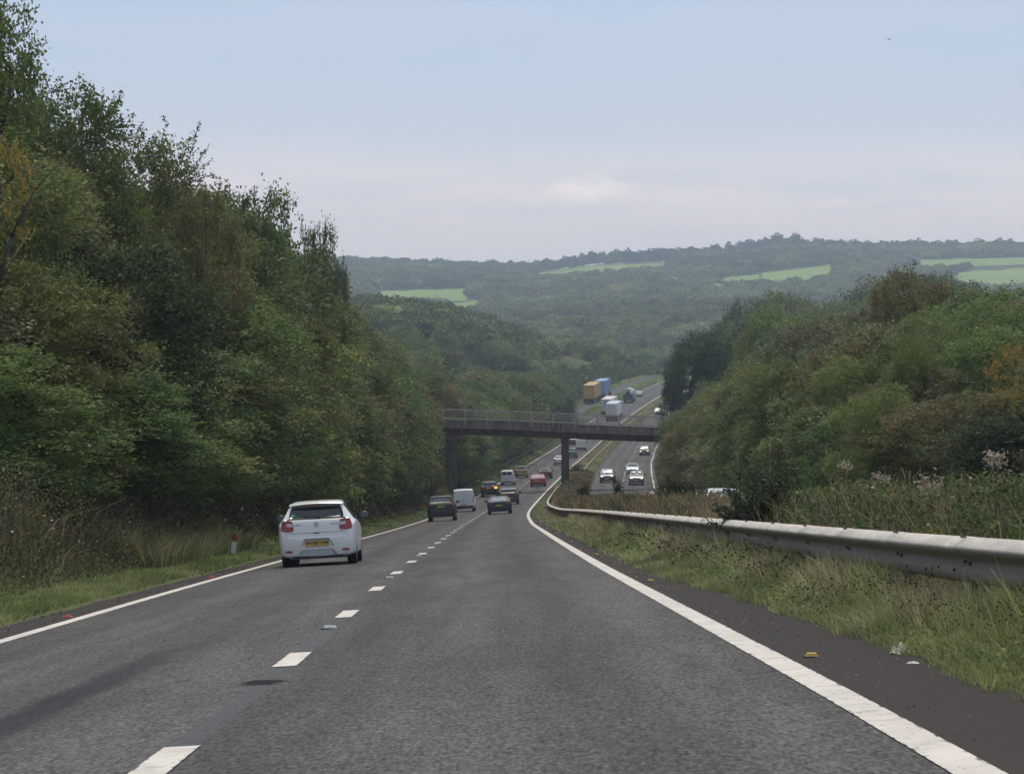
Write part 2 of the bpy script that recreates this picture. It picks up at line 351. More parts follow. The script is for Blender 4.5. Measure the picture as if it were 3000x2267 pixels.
# ------------------------------------------------------------------ ground sheet, roads, markings
Ys = np.concatenate([np.arange(-40, 60, 1.0), np.arange(60, 340, 2.5), np.arange(340, 1000, 6), np.geomspace(1000, 3560, 60)])
ts = np.concatenate([-np.geomspace(1500, 32, 36), np.arange(-30, -6, .8), np.arange(-6, -4, .25), np.arange(-4, 4.1, 1.0), np.arange(4.25, 9, .35), np.arange(9, 15.5, 1.5),
                     np.arange(15.6, 18.4, .4), np.arange(18.8, 34, 1.2), np.geomspace(36, 1500, 36)])
YY, TT = np.meshgrid(Ys, ts, indexing='ij')
ZZ = ground(YY, TT)
tarm = (((TT > -4.3) & (TT < 4.45)) | ((TT > 7.75) & (TT < 16.2))) & (YY < 930)
slp = (TT > -15.2) & (TT < -5.2) & (YY > 585) & (YY < 900)
ZZ = ZZ - np.where(tarm | slp, .12, 0) + np.where(YY < 300, (fbm(YY * 1.3, TT * 1.3, 9) - .5) * .05, 0)
V = np.stack([xc(YY) + TT, YY, ZZ], -1).reshape(-1, 3)
def gridf(n, m):
    i, j = np.meshgrid(np.arange(n - 1), np.arange(m - 1), indexing='ij'); a = i * m + j
    return np.stack([a, a + 1, a + m + 1, a + m], -1).reshape(-1, 4)
tag(obj('ground', mesh_np('ground', V, gridf(len(Ys), len(ts)), GROUNDM, True)), kind='structure')
def strip(name, t0, t1, y0, y1, dz, m, nt_=6, step=2.0, wob=0.0, kind='structure', tfun=None):
    yy = np.arange(y0, y1 + step * .5, step) if y1 - y0 > step else np.array([y0, (y0 + y1) / 2, y1])
    tt = np.linspace(0, 1, nt_ + 1); A, B = np.meshgrid(yy, tt, indexing='ij')
    a0 = t0 + (fbm(A * 1.7, A * 0 + 3, 21) - .5) * wob if not callable(t0) else t0(A)
    a1 = t1 + (fbm(A * 1.7, A * 0 + 7, 22) - .5) * wob if not callable(t1) else t1(A)
    T_ = a0 + (a1 - a0) * B
    Vv = np.stack([xc(A) + T_, A, ground(A, T_) + dz], -1).reshape(-1, 3)
    return mesh_np(name, Vv, gridf(len(yy), len(tt)), m, True, uv=np.stack([T_, A], -1).reshape(-1, 2))
road = tag(obj('road', strip('road', -4.38, 4.66, -30, 930, 0.0, ROADM, 12, 1.5, .25)), kind='structure')
tag(obj('opposite_road', strip('opposite_road', 7.7, 16.3, -30, 930, 0.0, ROADM2, 10, 2.0, .2)), kind='structure')
tag(obj('slip_road', strip('slip_road', lambda Y: -4.3 - 10.6 * sstep(Y, 590, 660), lambda Y: -4.35 - 1.1 * sstep(Y, 625, 700) - 3.5 * sstep(Y, 700, 900), 592, 925, .004, ROADM2, 8, 4)), kind='structure')
LW = .085
edge = []
def line_obj(name, t, y0, y1, hw=LW, dz=.006, step=1.5):
    hw = hw * 1.12; me = strip(name, t - hw, t + hw, y0, y1, dz, PAINT, 2, step); l = me.uv_layers[0].data; a = np.zeros(len(l) * 2, np.float32); l.foreach_get('uv', a); a[0::2] = (a[0::2] - t) / hw; l.foreach_set('uv', a)
    return tag(obj(name, me), kind='structure')
line_obj('edge_line', -3.65, -20, 900); line_obj('edge_line', 3.65, -20, 900, .092)
line_obj('edge_line', 8.35, -20, 900); line_obj('edge_line', 15.65, -20, 900)
def dashes(name, t, y0, y1, hw, per, ln):
    Vs, Fs, b, Us = [], [], 0, []
    y = y0
    while y < y1:
        yy = np.linspace(y, y + ln, 5); tt = np.array([t - hw, t, t + hw]); A, B = np.meshgrid(yy, tt, indexing='ij')
        Vs.append(np.stack([xc(A) + B, A, ground(A, B) + .006], -1).reshape(-1, 3)); Fs.append(gridf(5, 3) + b); b += 15; y += per; Us.append(np.stack([(B - t) / hw, A], -1).reshape(-1, 2))
    return tag(obj(name, mesh_np(name, np.concatenate(Vs), np.concatenate(Fs), PAINT, uv=np.concatenate(Us))), kind='structure')
dashes('lane_marking', 0.0, 12.35 - 9.1, 820, .10, 9.1, 2.0)
dashes('lane_marking', 12.0, 60, 820, .10, 9.1, 2.0)
# fields on the far hillside (image outline -> slope point): each a sheet of pasture following the hill
def hill_pt(px, py):
    lo, hi = 900.0, 3000.0
    for _ in range(40):
        m_ = (lo + hi) / 2; X = (px - 1106) / 5800 * m_
        if px2(X, m_, float(z_far(X, m_)))[1] > py: lo = m_
        else: hi = m_
    return (px - 1106) / 5800 * lo, lo
FIELDS = [[(1155, 602), (1445, 569), (1442, 578), (1160, 606)], ]
FIELDS = [  # (left x, right x, top y left, top y right, bottom y left, bottom y right)
    (1158, 1442, 585, 553, 594, 574), (1646, 1798, 588, 572, 606, 592), (1980, 2300, 563, 553, 573, 562),
    (2062, 2330, 590, 570, 612, 608), (812, 1008, 629, 624, 646, 643), (972, 1036, 655, 651, 661, 658), (1560, 1640, 601, 592, 606, 604)]
for k, (xa, xb, ya, yb, yc_, yd) in enumerate(FIELDS):
    n, m_ = 24, 6; Vv = []
    for i in range(n):
        u = i / (n - 1); x = xa + (xb - xa) * u
        wv = 7.0 * (float(fbm(x / 45, k * 7.0)) - .5)
        for j in range(m_):
            v = j / (m_ - 1); y = (yc_ + (yd - yc_) * u + 7) * (1 - v) + (ya + (yb - ya) * u + wv) * v
            X, Y = hill_pt(x, y); Vv.append((X, Y, float(ground(Y, X - float(xc(Y)))) + .5))
    F = gridf(n, m_)
    tag(obj('field', mesh_np('field', Vv, F[:, ::-1] if False else F, FIELDM, True)), kind='structure')
def in_field(px, ytop, ybase, hwid):
    for (xa, xb, ya, yb, yc_, yd) in FIELDS:
        if px + hwid * .6 < xa or px - hwid * .6 > xb: continue
        u = min(1, max(0, (px - xa) / (xb - xa))); a, b = ya + (yb - ya) * u, yc_ + (yd - yc_) * u
        if ytop < b - 4 and ybase > a + 1: return True
    return False
# ------------------------------------------------------------------ foliage building blocks
def kites(P, s, rng, up=.35, asp=.6):
    n = len(P); s = np.broadcast_to(np.asarray(s, float), (n,))[:, None]
    nr = rng.normal(size=(n, 3)); nr[:, 2] = np.abs(nr[:, 2]) + up; nr /= np.linalg.norm(nr, axis=1)[:, None]
    a = rng.normal(size=(n, 3)); a -= nr * (a * nr).sum(1)[:, None]; a /= np.linalg.norm(a, axis=1)[:, None] + 1e-9; b = np.cross(nr, a)
    V = np.stack([P - a * s * .5, P + b * s * asp * .5 + a * s * .05, P + a * s * .5 - nr * s * .12, P - b * s * asp * .5 + a * s * .05], 1)
    return V.reshape(-1, 3), np.arange(4 * n).reshape(-1, 4)
def lumpy(R, H, rng, n=10, m=7, z0=.1, k=.62):
    V = []
    for j in range(m):
        for i in range(n):
            u = (j + .5) / m; th = 2 * math.pi * i / n + j
            r = R * k * math.sin(math.pi * u) ** .55 * (1 + rng.uniform(-.15, .15)); V.append((r * math.cos(th), r * math.sin(th), H * (z0 + (1 - z0) * (.04 + .88 * u))))
    F = [(j * n + i, j * n + (i + 1) % n, (j + 1) * n + (i + 1) % n, (j + 1) * n + i) for j in range(m - 1) for i in range(n)]
    return np.array(V), np.array(F)
def crown_pts(R, H, n, rng, z0=.06, lobes=34, leaf=.12):
    """leaves set along many short sprays that leave the outside of uneven limbs"""
    c, rr_ = [], []
    for _ in range(int(lobes * 1.15)):
        u = rng.uniform(.0, 1) ** .8; env = (math.sin(math.pi * (.10 + .78 * u))) ** .6
        th = rng.uniform(0, 2 * math.pi); f = math.sqrt(rng.uniform(.15, 1)) * rng.uniform(.50, .82)
        lr = R * rng.choice([.16, .24, .34, .46], p=[.25, .3, .28, .17]) * rng.uniform(.85, 1.2)
        c.append((R * env * f * math.cos(th), R * env * f * math.sin(th), H * (z0 + (1 - z0) * u) - lr * .5 * u)); rr_.append(lr)
    c = np.array(c); rr_ = np.array(rr_); per = 16
    ns = int(n / per * 1.5); k = rng.choice(len(c), ns, p=rr_**1.7 / (rr_**1.7).sum()); d = rng.normal(size=(ns, 3)); d[:, 2] = d[:, 2] * .8 + .12; d /= np.linalg.norm(d, axis=1)[:, None]
    S0 = c[k] + d * (rr_[k] * (1 - .42 * rng.random(ns) ** 1.5))[:, None]; keep = np.ones(ns, bool)
    for j in range(len(c)):
        q = np.linalg.norm((S0 - c[j]) / rr_[j], axis=1); keep &= ~((q < .6) & (k != j))
    S0, d, k = S0[keep][:n // per], d[keep][:n // per], k[keep][:n // per]; ns = len(S0)
    out = np.stack([S0[:, 0], S0[:, 1], S0[:, 2] * 0 + R * .25], 1); out /= np.linalg.norm(out, axis=1)[:, None]
    dr = d + out * .6 + rng.normal(size=(ns, 3)) * .45; dr /= np.linalg.norm(dr, axis=1)[:, None]; L = rng.uniform(1.2, 5.0, ns) * leaf * (1 + .8 * rng.random(ns) ** 5)
    t = rng.random((ns, per)); P = S0[:, None] + dr[:, None] * (t * L[:, None])[..., None] + rng.normal(size=(ns, per, 3)) * leaf * .75
    P[..., 2] -= .25 * t ** 2 * L[:, None]; P = P.reshape(-1, 3)
    P = P[P[:, 2] > 0]; P[:, 2] *= H / np.percentile(P[:, 2], 99.6); P[:, :2] *= R / np.percentile(np.hypot(P[:, 0], P[:, 1]), 97); return P
def make_crown(seed, R, H, n, leaf, lobes=34, sprigs=0, z0=.06, core=.44):
    rng = np.random.default_rng(seed); P = crown_pts(R, H, n, rng, z0, lobes, leaf)
    V, F = kites(P, leaf * rng.uniform(.6, 1.4, len(P)), rng, .12)
    if core: 
        V2, F2 = lumpy(R, H * .92, rng, k=core, z0=z0 + .02); F = np.concatenate([F, F2 + len(V)]); V = np.concatenate([V, V2])
    for _ in range(sprigs):   # forked leafy twigs reaching out above the crown
        th = rng.uniform(0, 2 * math.pi); r0 = R * rng.uniform(.1, .6)
        b = np.array([r0 * math.cos(th), r0 * math.sin(th), H * rng.uniform(.84, .93)]); dr = np.array([math.cos(th) * .45 + rng.normal() * .25, math.sin(th) * .45 + rng.normal() * .25, .9]); dr /= np.linalg.norm(dr); L = rng.uniform(.7, 1.5)
        tw = [(b, dr, L)]
        for q in range(4):
            s_ = rng.uniform(.25, .85); e = dr + rng.normal(size=3) * .55; e /= np.linalg.norm(e); tw.append((b + dr * L * s_, e, L * rng.uniform(.3, .55)))
        for (b0, d0, L0) in tw:
            m_ = max(6, int(L0 / leaf * 3.6)); tt = rng.random(m_); PP = b0 + np.outer(tt, d0) * L0 + rng.normal(size=(m_, 3)) * leaf * .45; PP[:, 2] -= tt ** 2 * .12 * L0
            v, f = kites(PP, leaf * rng.uniform(.7, 1.3, m_), rng); F = np.concatenate([F, f + len(V)]); V = np.concatenate([V, v])
    return mesh_np('crown', V, F, LEAF_O)
def make_trunk(seed, H, r=.16):
    rg = random.Random(seed); mb = MB(); p = Vector((0, 0, -.5)); d = Vector((rg.uniform(-.05, .05), rg.uniform(-.05, .05), 1)); n = 7
    for i in range(n):
        q = p + d * (H * .85 + .5) / n; ra, rb = r * (1 - i / n * .8), r * (1 - (i + 1) / n * .8); mb.cyl(p, q, ra, rb, 8)
        if i >= 2:
            for _ in range(2):
                a = rg.uniform(0, 6.28); e = q + Vector((math.cos(a), math.sin(a), rg.uniform(.5, 1.1))) * H * .16; mb.cyl(q, e, rb * .55, rb * .2, 6)
        p = q; d = (d + Vector((rg.uniform(-.12, .12), rg.uniform(-.12, .12), 0))).normalized()
    return mb.mesh('trunk', BARK)
HI = [make_crown(10 + i, 3.0, 9.0, 62000, .100, 40, 0, .06, .28) for i in range(4)] + [make_crown(20 + i, 3.0, 9.0, 58000, .100, 36, 5, .06, .28) for i in range(2)] + [make_crown(27, 3.0, 9.0, 4200, .11, 14, 0, .80, 0)]
MID = [make_crown(30 + i, 3.2, 10.0, 34000, .165, 34) for i in range(5)] + [make_crown(38, 3.2, 10.0, 30000, .165, 34, 6)]
LO = [make_crown(40 + i, 4.0, 10.0, 11000, .34, 26) for i in range(4)]
TRK = [make_trunk(i, 9.5) for i in range(4)]
SHRUB = [make_crown(60 + i, 1.0, 1.6, 3200, .085, 14, 0, .0) for i in range(3)]
PAL = {'deep green': (0.066, 0.092, 0.037), 'mid green': (0.115, 0.159, 0.050), 'fresh green': (.140, .190, .056), 'olive': (.142, .172, .056),
       'russet tinged': (.142, .138, .058), 'yellowing': (0.319, 0.235, 0.062), 'grey green': (0.135, 0.159, 0.076), 'golden': (.33, .28, .065)}
_used = set()
def tree(X, Y, H, R, kind, lod, label, group, gz=None, ci=None, name='broadleaf_tree'):
    gz = float(ground(Y, X - float(xc(Y)))) if gz is None else gz
    r = empty(name, (X, Y, gz - .1)); tag(r, label, 'tree', group)
    pool, R0, H0 = (HI, 3.0, 9.0) if lod == 0 else ((MID, 3.2, 10.0) if lod == 1 else (LO, 4.0, 10.0))
    rg = random.Random(int(X * 31 + Y * 17)); me = pool[ci if ci is not None else rg.randrange(len(pool) if lod else 4)]
    c = obj('crown', me, r); c.scale = (R / R0, R / R0 * rg.uniform(.9, 1.1), H / H0); c.rotation_euler.z = rg.uniform(0, 6.28)
    col = PAL[kind]; j = rg.uniform(.84, 1.3) * (1.12 if X > 5 else 1.02); c.color = (col[0] * j * rg.uniform(.9, 1.12), col[1] * j, col[2] * j, 1)  # oncoming-side trees get lighter leaf colour, standing in for their stronger light
    t = obj('trunk', TRK[rg.randrange(4)], r); t.scale = (H / 9.5 * 1.1,) * 2 + (H / 9.5,); t.rotation_euler.z = rg.uniform(0, 6.28)
    return r
SL = np.array([(-900, -900), (-200, -200), (0, 60), (60, 190), (130, 190), (200, 240), (260, 290), (330, 345), (420, 385), (470, 415), (520, 410), (590, 425), (640, 470), (690, 505), (730, 545),
               (755, 600), (790, 650), (850, 700), (900, 735), (940, 770), (1000, 800), (1060, 830), (1150, 850), (1250, 900)], float)
SM = np.array([(800, 640), (850, 665), (900, 715), (1000, 750), (1100, 790), (1160, 800), (1210, 790), (1250, 830), (1262, 850), (1300, 860)], float)
SR = np.array([(1390, 900), (1410, 880), (1440, 850), (1470, 820), (1540, 790), (1590, 730), (1610, 695), (1650, 672), (1700, 668), (1760, 672), (1800, 655), (1870, 645), (1905, 625), (1935, 592), (1960, 590),
               (2000, 612), (2100, 605), (2212, 622), (2600, 600), (4000, 500)], float)
def fit(X, Y, R, S, drop, rgt=True):
    """height that keeps a crown under the outline of the wood it stands in"""
    p = 1106 + 5800 * X / Y; rp = 5800 * R / Y
    y = max(np.interp(p + rp * k, S[:, 0], S[:, 1]) for k in ((0, .8) if rgt else (0, -.8)))
    return (740 - (y + drop + 8)) / 5800 * Y - float(ground(Y, X - float(xc(Y))))
rg = random.Random(5)
KL = ['deep green', 'mid green', 'mid green', 'grey green', 'olive', 'mid green', 'fresh green', 'olive', 'mid green', 'russet tinged', 'mid green']
def where(Y):
    for lim, s in ((62, 'level with the red and white marker post'), (100, 'just beyond the white hatchback'), (150, 'between the white hatchback and the dark SUV'), (190, 'level with the dark SUV'),
                   (240, 'level with the plain white van'), (292, 'on the near side of the footbridge'), (345, 'just past the footbridge'), (400, 'past the footbridge by the yellow car'), (470, 'by the far outer barrier')):
        if Y < lim: return s
    return 'far past the footbridge'
BANKL = 'trees on the steep bank beside the outgoing lanes'
def rowL(t, y0, y1, sp0, spk, Rr, drop, tag_):
    y = y0
    while y < y1:
        tt = t + rg.uniform(-.8, .8); X = float(xc(y)) + tt; R = rg.uniform(*Rr) * (1 + .0012 * y)
        if 185 < y < 298: X = min(X, (958 - 1106) / 5800 * y - R * 1.12)
        p = 1106 + 5800 * X / y
        H = fit(X, y, R, SL if p < 900 else np.maximum.reduce([SM]) if p > 1010 else SL, rg.uniform(*drop) * 60 / max(y, 40))
        k = rg.choice(KL); lod = 0 if y < 120 else 1 if y < 380 else 2
        if H > 3.2 and 5800 * (R) / y + p > -60:
            H = min(H, 17); tree(X, y, H, R, k, lod, f'{k} tree {tag_}, {where(y)}', BANKL)
        y += (sp0 + spk * y) * rg.uniform(.8, 1.2)
rowL(-9.0, 47, 480, 4.4, .013, (2.9, 4.0), (160, 520), 'at the outer bank foot')
rowL(-12.6, 58, 480, 5.4, .014, (3.2, 4.4), (10, 130), 'on the outer bank slope')
rowL(-18.0, 70, 470, 8.0, .016, (3.8, 5.0), (-6, 30), 'on the outer bank top')
# the individual skyline trees that stand out on the near bank
def named(px, py, Y, t=None, R=3, kind='mid green', lod=0, label='', ci=None, name='broadleaf_tree', grp=None):
    X = (px - 1106) / 5800 * Y; H = (740 - py) / 5800 * Y - float(ground(Y, X - float(xc(Y))))
    return tree(X, Y, H, R, kind, lod, label, grp, ci=ci, name=name)
named(-66, -20, 66, R=2.7, kind='mid green', ci=4, label='tall tree at the frame edge whose leafy tip stands against the sky')
TW3 = named(120, 205, 84, R=3.6, kind='mid green', ci=4, label='tree with upright sprigs next to the tall tip at the frame edge')
TW2 = named(262, 300, 92, R=3.4, kind='olive', ci=5, label='olive tree with a lone upright twig against the sky')
TW1 = named(415, 395, 108, R=3.4, kind='olive', ci=4, label='tree with long dark forked twigs standing out against the sky')
named(-32, 262, 60, R=1.3, kind='golden', ci=6, label='tree with loose golden yellow autumn leaves at the frame edge')
named(395, 430, 90, R=2.6, kind='russet tinged', ci=1, label='brownish tree below the forked twigs on the near bank')
named(560, 418, 132, R=2.6, kind='mid green', lod=1, ci=5, label='round topped tree on the skyline above the white hatchback')
named(690, 492, 162, R=1.7, kind='mid green', lod=1, ci=5, label='last high tree where the bank drops to the distant hills')
named(725, 570, 178, R=1.2, kind='grey green', lod=1, ci=1, label='small feathery tree at the end of the high bank')
named(932, 896, 264, R=1.6, kind='russet tinged', lod=1, ci=2, label='browning tree hiding the near end of the footbridge', name='broadleaf_tree')
def twigs(tree_, root, tips, Y, seed, leaf=.115):
    rng = np.random.default_rng(seed); o = tree_.location; mb = MB(); Ps = []
    w_ = lambda p: Vector(((p[0] - 1106) / 5800 * Y - o.x, Y - o.y + rng.uniform(-.3, .3), (740 - p[1]) / 5800 * Y - o.z))
    a = w_(root)
    for p in tips:
        b = w_(p); L = (b - a).length; m1 = a.lerp(b, .5) + Vector((0, 0, .06 * L)); mb.cyl(a, m1, .016, .009, 5); mb.cyl(m1, b, .009, .004, 5)
        for q in range(int(L / leaf * 3.4)):
            u = rng.uniform(.22, 1.02); c_ = (a.lerp(m1, u * 2) if u < .5 else m1.lerp(b, u * 2 - 1)); Ps.append(tuple(c_ + Vector(rng.normal(size=3) * leaf * .38)))
    mb.obj('branch', BARK, tree_); v, f = kites(np.array(Ps), leaf * rng.uniform(.7, 1.25, len(Ps)), rng); c_ = obj('twig_foliage', mesh_np('twig_foliage', v, f, LEAF_O), tree_); c_.color = (.085, .095, .045, 1)
twigs(TW1, (398, 405), [(432, 264), (452, 312), (458, 345), (459, 378), (408, 300), (420, 350)], 106, 3)
twigs(TW1, (372, 398), [(328, 292), (352, 335), (345, 365)], 106, 4)
twigs(TW2, (216, 285), [(222, 190), (248, 208), (288, 250), (312, 270), (262, 255)], 92, 5)
twigs(TW3, (110, 200), [(92, 160), (128, 168), (160, 175), (182, 190)], 84, 6)
# beyond the bridge: brownish and green trees below the wooded spur
y = 470
GM = 'trees below the wooded spur past the footbridge'
while y < 640:
    for t in (-9.5 - 11 * float(sstep(y, 575, 625)), -22, -38):
        if t < -9.5 - 11 * float(sstep(y, 575, 625)) + .1:
            X = float(xc(y)) + t + rg.uniform(-2.5, 2.5); Yj = y + rg.uniform(-5, 5); R = rg.uniform(4.6, 6.4); H = fit(X, Yj, R, SM, rg.uniform(-4, 22))
            if H > 3.5:
                k = rg.choice(KL + ['olive', 'russet tinged', 'olive']); tree(X, Yj, min(H, 13), R, k, 2, f'{k} tree on the low slope under the dark wooded spur', GM)
    y += 13
# opposite bank
BR = 'trees on the bank beside the oncoming lanes'
def rowR(t, y0, y1, sp, Rr, drop, tag_):
    y = y0
    while y < y1:
        X = float(xc(y)) + t + rg.uniform(-.8, .8); R = rg.uniform(*Rr) * (1 + .001 * y); p = 1106 + 5800 * X / y; rp = 5800 * R / y
        if p - rp * 1.12 < 1414: X += (1414 - (p - rp * 1.12)) / 5800 * y
        H = fit(X, y, R, SR, rg.uniform(*drop) * 80 / y, False); k = rg.choice(['mid green', 'olive', 'olive', 'mid green', 'grey green', 'russet tinged', 'deep green', 'fresh green'])
        if H > 3 and p - rp < 2300: tree(X, y, min(H, 15), R, k, 0 if y < 125 else 1, f'{k} tree {tag_} beyond the oncoming lanes, {"short of" if y < 285 else "past"} the footbridge', BR)
        y += sp * rg.uniform(.8, 1.2) * (1 + .002 * y)
rowR(18.6, 72, 330, 5.6, (2.3, 3.1), (60, 330), 'at the foot')
rowR(22.5, 84, 330, 6.6, (2.8, 3.6), (10, 150), 'half way up the slope')
rowR(28.0, 100, 330, 8.5, (3.0, 4.2), (-8, 40), 'along the top')
named(1522, 716, 345, R=4.9, kind='deep green', lod=1, ci=3, label='dark round crowned tree standing at the roadside past the footbridge')
named(1462, 775, 352, R=2.2, kind='deep green', lod=1, ci=1, label='small dark tree against the trunk side of the dark round tree')
named(1665, 668, 235, R=3.0, kind='fresh green', lod=1, ci=4, label='bright green tree rising behind the dark round tree')
named(1948, 584, 150, R=2.3, kind='russet tinged', lod=1, ci=4, label='rusty orange topped tree highest on the oncoming side bank')
named(2020, 612, 152, R=2.6, kind='russet tinged', lod=1, ci=2, label='brown tree next to the rusty orange topped tree')
named(1950, 730, 104, R=1.7, kind='fresh green', lod=0, ci=2, label='light green young tree in the middle of the oncoming side bank')
named(1905, 830, 96, R=1.9, kind='fresh green', lod=0, ci=1, label='yellow green bushy tree low on the oncoming side bank')
named(2205, 735, 84, R=1.2, kind='yellowing', lod=0, ci=6, label='orange leaved tree at the frame edge over the crash barrier')
for (x, y_, Y, R, k, l) in ((1596, 655, 470, 4.4, 'deep green', 'dark domed tree on the ridge past the dark round tree'), (1645, 645, 480, 4.6, 'grey green', 'grey green domed tree on the ridge past the dark round tree'),
                          (1690, 632, 500, 7, 'mid green', 'high green domed tree on the ridge past the dark round tree'), (1740, 652, 490, 5.5, 'russet tinged', 'brownish domed tree on the ridge behind the bright green tree'),
                          (1790, 668, 470, 5, 'mid green', 'low green tree on the ridge behind the bright green tree'), (1572, 694, 460, 3.6, 'deep green', 'dark tree stepping down from the ridge to the road'),
                          (1860, 628, 520, 7, 'deep green', 'wide dark tree on the ridge behind the brownish trees'), (1910, 600, 530, 7.5, 'grey green', 'tall grey green tree on the ridge behind the rusty tree'),
                          (1960, 590, 540, 7.5, 'deep green', 'tall dark tree on the ridge behind the rusty tree'), (2020, 592, 540, 7, 'mid green', 'green tree on the ridge next to the tall dark one'),
                          (2080, 612, 520, 7, 'deep green', 'dark tree at the low end of the ridge'), (1820, 648, 500, 6, 'mid green', 'mid green tree between the ridge domes'),
                          (1625, 694, 430, 4.2, 'deep green', 'dark tree below the ridge domes')):
    X = (x - 1106) / 5800 * Y; gz = max(float(ground(Y, X - float(xc(Y)))), (740 - y_) / 5800 * Y - 17); tree(X, Y, (740 - y_) / 5800 * Y - gz, R, k, 2, l, None, gz=gz)
    for q in (1,):   # lower trees filling the flank in front
        XX = X - R * .3 * q; YY_ = Y - 22 * q; g2 = float(ground(YY_, XX - float(xc(YY_))))
        if px2(XX - R * .9, YY_, 0)[0] > 1440:
            tree(XX, YY_, max(5, (740 - y_ - 28 * q) / 5800 * YY_ - g2), R, rg.choice(KL), 2, 'tree on the flank below the ridge past the dark round tree', 'trees on the flank below the ridge')
# ------------------------------------------------------------------ far woods: one mass each
def wood(name, label, pts, leafk, seed):
    rng = np.random.default_rng(seed); Vs, Fs, Cs, b = [], [], [], 0
    for (X, Y, z, R, H, col) in pts:
        n = int(np.clip(165 * (R / 5.5) ** 1.5, 60, 260)); s = max(.8, leafk * Y)
        d = rng.normal(size=(n, 3)); d[:, 2] = np.abs(d[:, 2]) * .9 - .25; d[:, 1] -= .35; d /= np.linalg.norm(d, axis=1)[:, None]
        rad = 1 - .22 * rng.random(n) ** 2 + .16 * np.sin(d[:, 0] * 5 + X) * np.cos(d[:, 2] * 6 + Y)
        P = np.array([X, Y, z + H * .5]) + d * rad[:, None] * np.array([R, R, H * .5])
        v, f = kites(P, s * rng.uniform(.6, 1.3, n), rng, .2, .75)
        v2, f2 = lumpy(R, H, rng, 8, 5, 0, .86); v2 = v2 + np.array([X, Y, z])
        Vs += [v, v2]; Fs += [f + b, f2 + b + len(v)]; b += len(v) + len(v2)
        c = np.array(col) * rng.uniform(.55, 1.5) * (.25 + 1.5 * float(fbm(X / 95, Y / 80, 91))); Cs.append(np.broadcast_to(c, (len(v) + len(v2), 3)))
    return tag(obj(name, mesh_np(name, np.concatenate(Vs), np.concatenate(Fs), LEAF_T, tint=np.concatenate(Cs))), label, 'woodland', None, 'stuff')
cols = [PAL[k] for k in ('deep green', 'mid green', 'mid green', 'grey green', 'olive', 'mid green', 'grey green')] + [(.17, .17, .07)]
SPUR = np.array([(760, 640), (800, 634), (870, 640), (940, 648), (1000, 664), (1060, 682), (1100, 696), (1150, 716), (1185, 748), (1215, 790), (1250, 835), (1270, 860)], float)
pts = []
Y = 640.0
while Y < 905:
    X = -.13 * Y
    while X < float(xc(Y)) - 19:
        xx, yy = X + rg.uniform(-2.5, 2.5), Y + rg.uniform(-4, 4); R = rg.uniform(3.8, 6.0); p = 1106 + 5800 * xx / yy
        g = float(ground(yy, xx - float(xc(yy)))); top = (740 - np.interp(p + 2500 * R / yy, SPUR[:, 0], SPUR[:, 1]) - rg.uniform(-4, 12)) / 5800 * yy
        H = min(top - g, rg.uniform(9, 12.5) if yy > 660 else 12)
        if H > 4: pts.append((xx, yy, top - H if H > 4 and top - g > H and yy > 800 else g, R, H, rg.choice(cols[:5])))
        X += 8.2
    Y += 8.5
# fill so that the outline of the spur is met
for p in range(765, 1262, 9):
    Yq = rg.uniform(735, 800); X = (p - 1106) / 5800 * Yq
    if X < float(xc(Yq)) - 18:
        top = (740 - np.interp(p, SPUR[:, 0], SPUR[:, 1]) + rg.uniform(-5, 3)) / 5800 * Yq; g = float(ground(Yq, X - float(xc(Yq)))); H = max(8, min(top - g, 16)); pts.append((X, Yq, top - H, rg.uniform(4.5, 6), H, rg.choice(cols[:3])))
pts = [(a, b, c_, d, e_, tuple(.72 * q for q in f)) for a, b, c_, d, e_, f in pts]
wood('wooded_spur', 'dark wooded hill rising beside the road past the footbridge', pts, .0012, 3)
pts = []
Y = 850.0
while Y < 3080:
    sp = 8.5 + 8.5 * (Y - 850) / 2200; X = -.235 * Y
    while X < .235 * Y:
        xx, yy = X + rg.uniform(-.45, .45) * sp, Y + rg.uniform(-.45, .45) * sp; X += sp
        p = 1106 + 5800 * xx / yy
        if yy < 930 and abs(xx - float(xc(yy))) < 22: continue
        g = float(ground(yy, xx - float(xc(yy)))); dn = float(fbm(xx / 90, yy / 60, 31)); R = sp * rg.uniform(.42, .68); H = rg.uniform(6, 11) * (1 + .25 * (dn - .5) + .0001 * (yy - 900))
        yt, yb = px2(xx, yy, g + H)[1], px2(xx, yy, g)[1]
        if in_field(p, yt, yb + 2, 5800 * R / yy): continue
        if 1000 < yy < 2900 and dn < .30 and yy > 1500 and rg.random() < .7: H *= .45; R *= .6
        kc = float(vnoise(xx / 35, yy / 35, 44)); col = cols[min(7, int(kc * 8))] if rg.random() < .6 else rg.choice(cols)
        pts.append((xx, yy, g, R, H, col))
    Y += sp
# hedgerow trees standing higher along the crest
for p in list(range(740, 2260, 11)):
    base = float(np.interp(p, [740, 900, 1140, 1160, 1430, 1500, 1600, 1700, 1760, 1900, 2230], [3, 4, 1, 7, 8, 7, 9, 11, 8, 7, 8]))
    Yq = 2960 + rg.uniform(-30, 20); X = (p - 1106) / 5800 * Yq; g = float(ground(Yq, X - float(xc(Yq)))); pts.append((X, Yq, g, rg.uniform(5, 8.5), base * rg.uniform(.7, 1.5) + 6, cols[0]))
pts = [(a, b, c_, d, e_, tuple(1.02 * q for q in f)) for a, b, c_, d, e_, f in pts]
wood('distant_wood', 'hazy woods and hedges covering the far hillside and valley', pts, .00095, 4)
print('far trees', len(pts))
